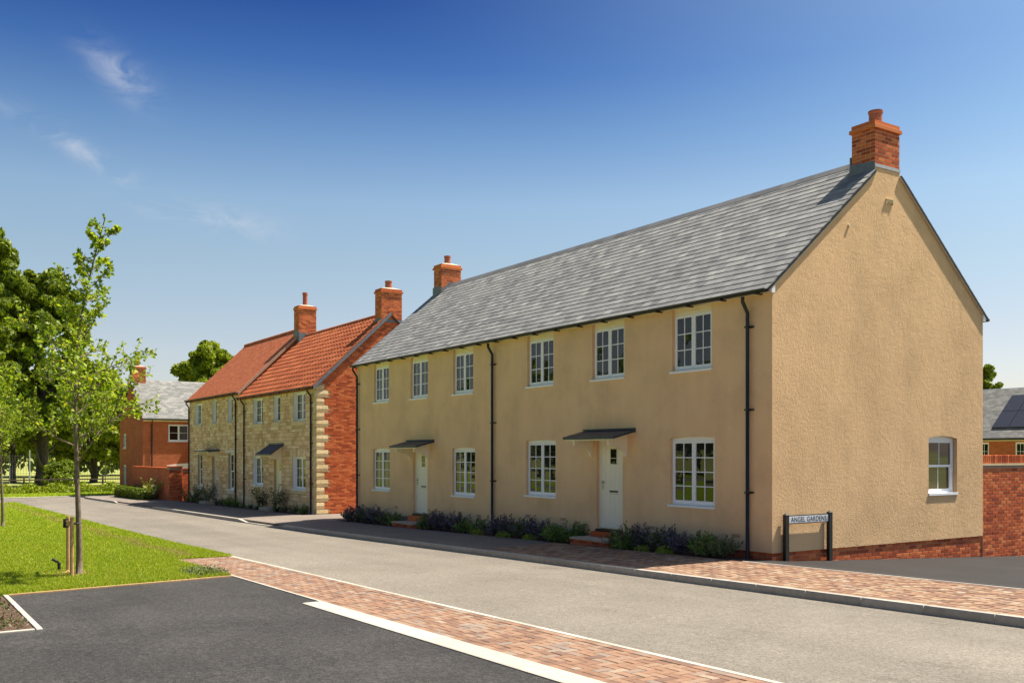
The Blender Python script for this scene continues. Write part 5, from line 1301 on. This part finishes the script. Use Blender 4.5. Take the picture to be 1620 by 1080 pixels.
ORD = ['first', 'second', 'third', 'fourth', 'fifth', 'sixth', 'seventh', 'eighth', 'ninth', 'tenth', 'eleventh', 'twelfth', 'thirteenth']
def bed_row(plants, where, group):
    """plants (x, y, kind, scale) along one bed, right to left"""
    cnt = {}
    for i, (x, y, kind, s) in enumerate(plants):
        k = cnt.get(kind, 0); cnt[kind] = k + 1
        zb_ = PH(x) - .03 - max(0, x + .6) * .05
        T = thing({'purple': 'purple_shrub', 'olive': 'olive_shrub', 'green': 'green_shrub', 'lime': 'lime_plant'}[kind], (x, y, zb_), '%s %s from the right, %s' % (ORD[k], WORD[kind], where), 'shrub', group)
        o = bpy.data.objects.new('foliage', SMESH[kind, i % 3]); link(o, T, (x, y, zb_)); o.scale = (s * 1.05, s * 1.05, s); o.rotation_euler = (0, 0, i * 1.3)
        if kind != 'lime':
            o = bpy.data.objects.new('stem', st_me); link(o, T, (x, y, zb_)); o.rotation_euler = (0, 0, i * 2.1)
G1 = 'shrubs in the bed along the rendered houses'
bed_row([(-.78, -0.41, 'olive', .95), (-1.12, -0.48, 'green', 1.02), (-1.55, -0.34, 'olive', 1.0), (-1.80, -0.59, 'purple', .92), (-2.10, -0.72, 'lime', 1.2), (-2.30, -0.43, 'purple', 1.05), (-2.75, -0.37, 'olive', 1.0), (-2.80, -0.70, 'lime', 1.0), (-3.15, -0.45, 'purple', 1.08), (-3.40, -0.66, 'green', .85), (-3.60, -0.39, 'olive', 1.12), (-3.86, -0.51, 'olive', .8)], 'between near door and corner downpipe', G1)
bed_row([(-5.65, -0.31, 'green', 1.05), (-5.85, -0.61, 'green', .95), (-6.25, -0.49, 'green', .9), (-6.65, -0.41, 'purple', 1.05), (-6.85, -0.71, 'lime', 1.15), (-7.2, -0.45, 'purple', 1.08), (-7.75, -0.41, 'olive', 1.05), (-8.0, -0.71, 'lime', 1.2), (-8.3, -0.41, 'purple', 1.1), (-8.85, -0.43, 'purple', 1.05), (-9.25, -0.71, 'lime', 1.1)], 'between near door and middle downpipe', G1)
bed_row([(-9.75, -0.45, 'green', .95), (-10.2, -0.49, 'green', .85), (-10.65, -0.41, 'purple', 1.1), (-11.2, -0.45, 'purple', 1.0), (-11.75, -0.41, 'purple', 1.05), (-12.25, -0.43, 'purple', 1.1), (-12.65, -0.49, 'green', .9)], 'between middle downpipe and far cream door', G1)
bed_row([(-14.75, -0.41, 'green', .9), (-15.25, -0.45, 'olive', .95), (-15.8, -0.41, 'purple', 1.1), (-16.3, -0.45, 'purple', 1.0), (-16.8, -0.41, 'olive', 1.1), (-17.35, -0.41, 'purple', 1.1), (-17.9, -0.37, 'purple', 1.05), (-18.25, -0.37, 'olive', .9)], 'left of the far cream door', G1)
G3 = 'low shrubs in the bed along the stone houses'
bed_row([(-23.4, -0.05, 'green', .85), (-24.2, -0.05, 'olive', .75), (-25.3, -0.05, 'olive', .6), (-26.1, -0.10, 'green', .6)], 'right of pantile house door', G3)
bed_row([(-28.6, -0.10, 'green', .5), (-29.6, -0.05, 'olive', .5), (-30.5, -0.10, 'green', .5), (-31.6, -0.05, 'green', .9), (-32.8, -0.05, 'green', 1.0), (-33.6, -0.10, 'olive', .8), (-34.6, -0.10, 'olive', .6)], 'between the two stone house doors', G3)
bed_row([(-37.4, -0.10, 'olive', .8), (-38.8, -0.10, 'green', .8), (-39.9, -0.10, 'olive', .7)], 'left of the lilac door', G3)
def rose(x, y, h, label, petals, spread=.5, mat=None, seed=3, dens=1.0):
    rg = np.random.default_rng(seed); zb_ = PH(x) - .03; T = thing('rose_bush', (x, y, zb_), label, 'shrub', 'rose bushes against the walls'); m = MB(); C, A = [], []
    for k in range(int(16 * dens)):
        a = rg.uniform(0, 6.28); p = Vector((x, y, zb_ - .05)); d = Vector((math.cos(a) * .35, math.sin(a) * .2, 1)).normalized(); l = h * rg.uniform(.6, 1.0); pts = [p]
        for q in range(7):
            d = (d + Vector((math.cos(a) * .10 * spread * 2, math.sin(a) * .04, 0)) + Vector(rg.normal(0, .09, 3))).normalized(); pts.append(pts[-1] + d * l / 7)
            if q > 1:
                for _ in range(8):
                    e = rg.normal(size=3); e /= np.linalg.norm(e); C.append(np.array(pts[-1] - Vector((x, y, zb_))) + e * rg.uniform(.02, .13)); A.append(e)
        m.tube(pts, [.009 * (1 - .1 * q) for q in range(8)], 4, False)
    m.build('stem', M_darkbark, T); C = np.array(C); A = np.array(A); n = len(C)
    s = rg.uniform(.045, .085, n); V, F = leaf_quads(C, A, rg.normal(size=(n, 3)) + np.array([0, -.4, .8]), s, s * .7); np_obj('foliage', V, F, mat or M_leaf_rose, T, (x, y, zb_))
    if petals:
        k = rg.choice(n, petals); Cp = np.repeat(C[k], 7, 0) + rg.normal(0, .03, (petals * 7, 3)); V, F = leaf_quads(Cp, rg.normal(size=(petals * 7, 3)), rg.normal(size=(petals * 7, 3)), np.full(petals * 7, .09), np.full(petals * 7, .075)); np_obj('bloom', V, F, M_petal, T, (x, y, zb_))
rose(-28.15, -.05, 1.25, 'twiggy rose bush left of the pantile house door', 3, .5, seed=4)
rose(-26.0, -.12, 1.15, 'rose bush with pale blooms right in front of the pantile house door', 16, .35, seed=5)
rose(-36.0, -.15, 1.2, 'leafy rose bush in front of the lilac door', 0, .4, M_leaf_olive, seed=6)
rose(-38.6, -.1, 1.3, 'sprawling rose bush under the leftmost stone house window', 0, .7, M_leaf_olive, seed=7)
rose(-43.9, -1.0, 1.55, 'tall shrub with cream flowers in front of the garden wall pier', 26, .6, M_leaf_mid, seed=8, dens=1.5)
rose(-41.3, .1, 0.9, 'thin dark sapling between the brick pier and stone house', 0, .2, M_leaf_olive, seed=9, dens=.4)
HG = thing('clipped_hedge', (-48.5, -1.05, P(-48)), 'clipped dark green hedge along the low garden wall', 'hedge'); n = 9000
d = rng.uniform(-1, 1, (n, 3)); k = np.argmax(np.abs(d), 1); d[np.arange(n), k] = np.sign(d[np.arange(n), k]) * rng.uniform(.9, 1.02, n)
C = d * np.array([4.0, .35, .36]) + np.array([0, 0, .34]); V, F = leaf_quads(C, rand_dirs(n), d + rand_dirs(n) * .8, rng.uniform(.08, .16, n), rng.uniform(.05, .1, n)); np_obj('foliage', V, F, M_leaf_dark, HG, WL[HG.name])
m = MB(); m.box(-52.3, -44.7, -1.3, -.8, P(-48) - .1, P(-48) + .58); m.build('hedge_core', M_darkbark, HG)

# ------------------------------------------------------------------ grass blades on the lawn
def blades(n, X, Y, Z, hmin, hmax, w):
    h = rng.uniform(hmin, hmax, n); a = rng.uniform(0, 6.283, n); le = rng.normal(0, .45, (n, 2)) * h[:, None]
    B = np.stack([X, Y, Z], 1); S = np.stack([np.cos(a), np.sin(a), np.zeros(n)], 1) * (w * rng.uniform(.6, 1.3, n))[:, None]
    T = B + np.stack([le[:, 0], le[:, 1], h], 1); V = np.stack([B - S, B + S, T], 1).reshape(-1, 3); return V, np.arange(n * 3).reshape(-1, 3)
def lawn_pts(n, u0, u1, v0, v1):
    """points on the lawn sheet, spread evenly over what the camera can see of it"""
    u = rng.uniform(u0, u1, n); v = rng.uniform(v0, v1, n); zz = np.full(n, -.3)
    for _ in range(14):
        dep = (CAM[2] - zz) * 1510 / (v - 717); r = (u - 810) / 1510 * dep
        X = CAM[0] + CF.x * dep + CR_.x * r; Y = CAM[1] + CF.y * dep + CR_.y * r; zz = .5 * zz + .5 * (np.interp(X, PX, PZ) - .085)
    return X, Y, zz
def on_lawn(X, Y):
    e = -4.87 + (Y + 8.44) / (-12.0 + 8.44) * (.40)
    return ((X < -8.95) & (Y < EY - .03) & (X > -49.8)) | ((X >= -8.95) & (X < e - .01) & (Y < -8.46) & (Y > -12.0)) | ((X >= -8.95) & (X < -4.45) & (Y <= -12.0))
X, Y, Z = lawn_pts(520000, -60, 400, 788, 960); k = on_lawn(X, Y); X, Y, Z = X[k], Y[k], Z[k]
dep = (X - CAM[0]) * CF.x + (Y - CAM[1]) * CF.y
band = (np.abs(Y + 8.05 + .12 * np.sin(X * 1.3)) < .30 * rng.uniform(.3, 1.2, len(X))) & (X < -9.2) & (rng.random(len(X)) < .75)
dry = band | (rng.random(len(X)) < .03)
patch = np.sin(X * .9 + 1) * np.sin(Y * 1.1) + .5 * np.sin(X * 2.3) * np.sin(Y * 2.9)
for sel, mat, nm, hm in ((~dry, M_grass, 'grass', .06), (dry, M_drygrass, 'dry_grass', .05)):
    n = int(sel.sum()); V, F = blades(n, X[sel], Y[sel], Z[sel], .02, hm, .0035 + .00018 * dep[sel]); o = np_obj(nm, V, F, mat, None, (0, 0, 0), 'stuff')
    tag(o, 'short bright green grass of the lawn' if nm == 'grass' else 'dry straw-coloured grass in a band along the lawn edge', 'grass')
print('blades', len(X))
X = rng.uniform(-6.0, -4.7, 700); Y = rng.uniform(-9.1, -8.46, 700); k = on_lawn(X, Y); X, Y = X[k], Y[k]; n = len(X)                # weeds at the lawn's point
C = np.stack([X, Y, np.interp(X, PX, PZ) - .08 + rng.uniform(.01, .12, n)], 1); V, F = leaf_quads(C, rand_dirs(n, .8), rand_dirs(n), rng.uniform(.03, .07, n), rng.uniform(.01, .025, n)); o = np_obj('weeds', V, F, M_leaf_olive, None, (0, 0, 0), 'stuff'); tag(o, 'leafy weeds at the point of the lawn by the paving', 'weeds')
X = rng.uniform(-4.3, -.68, 9000); Y = rng.uniform(-15, -12.14, 9000); cl = (np.sin(X * 4) * np.sin(Y * 5 + 1) + rng.normal(0, .5, 9000)) > .1; X, Y = X[cl], Y[cl]; n = len(X)
C = np.stack([X, Y, np.interp(X, PX, PZ) - .10 + rng.uniform(.0, .10, n)], 1); V, F = leaf_quads(C, rand_dirs(n, .6), rand_dirs(n, .5), rng.uniform(.03, .08, n), rng.uniform(.012, .03, n)); o = np_obj('ground_cover', V, F, M_leaf_rose, None, (0, 0, 0), 'stuff'); tag(o, 'sparse weeds and dry leaves in the edged soil bed', 'ground cover')
n = 9000; X = rng.uniform(-66, -58.3, n); Y = rng.uniform(-14, 8, n); V, F = blades(n, X, Y, np.interp(X, PX, PZ) - .075, .04, .12, np.full(n, .02)); o = np_obj('verge_grass', V, F, M_grass, None, (0, 0, 0), 'stuff'); tag(o, 'mown grass of the verge beyond the road end', 'grass')
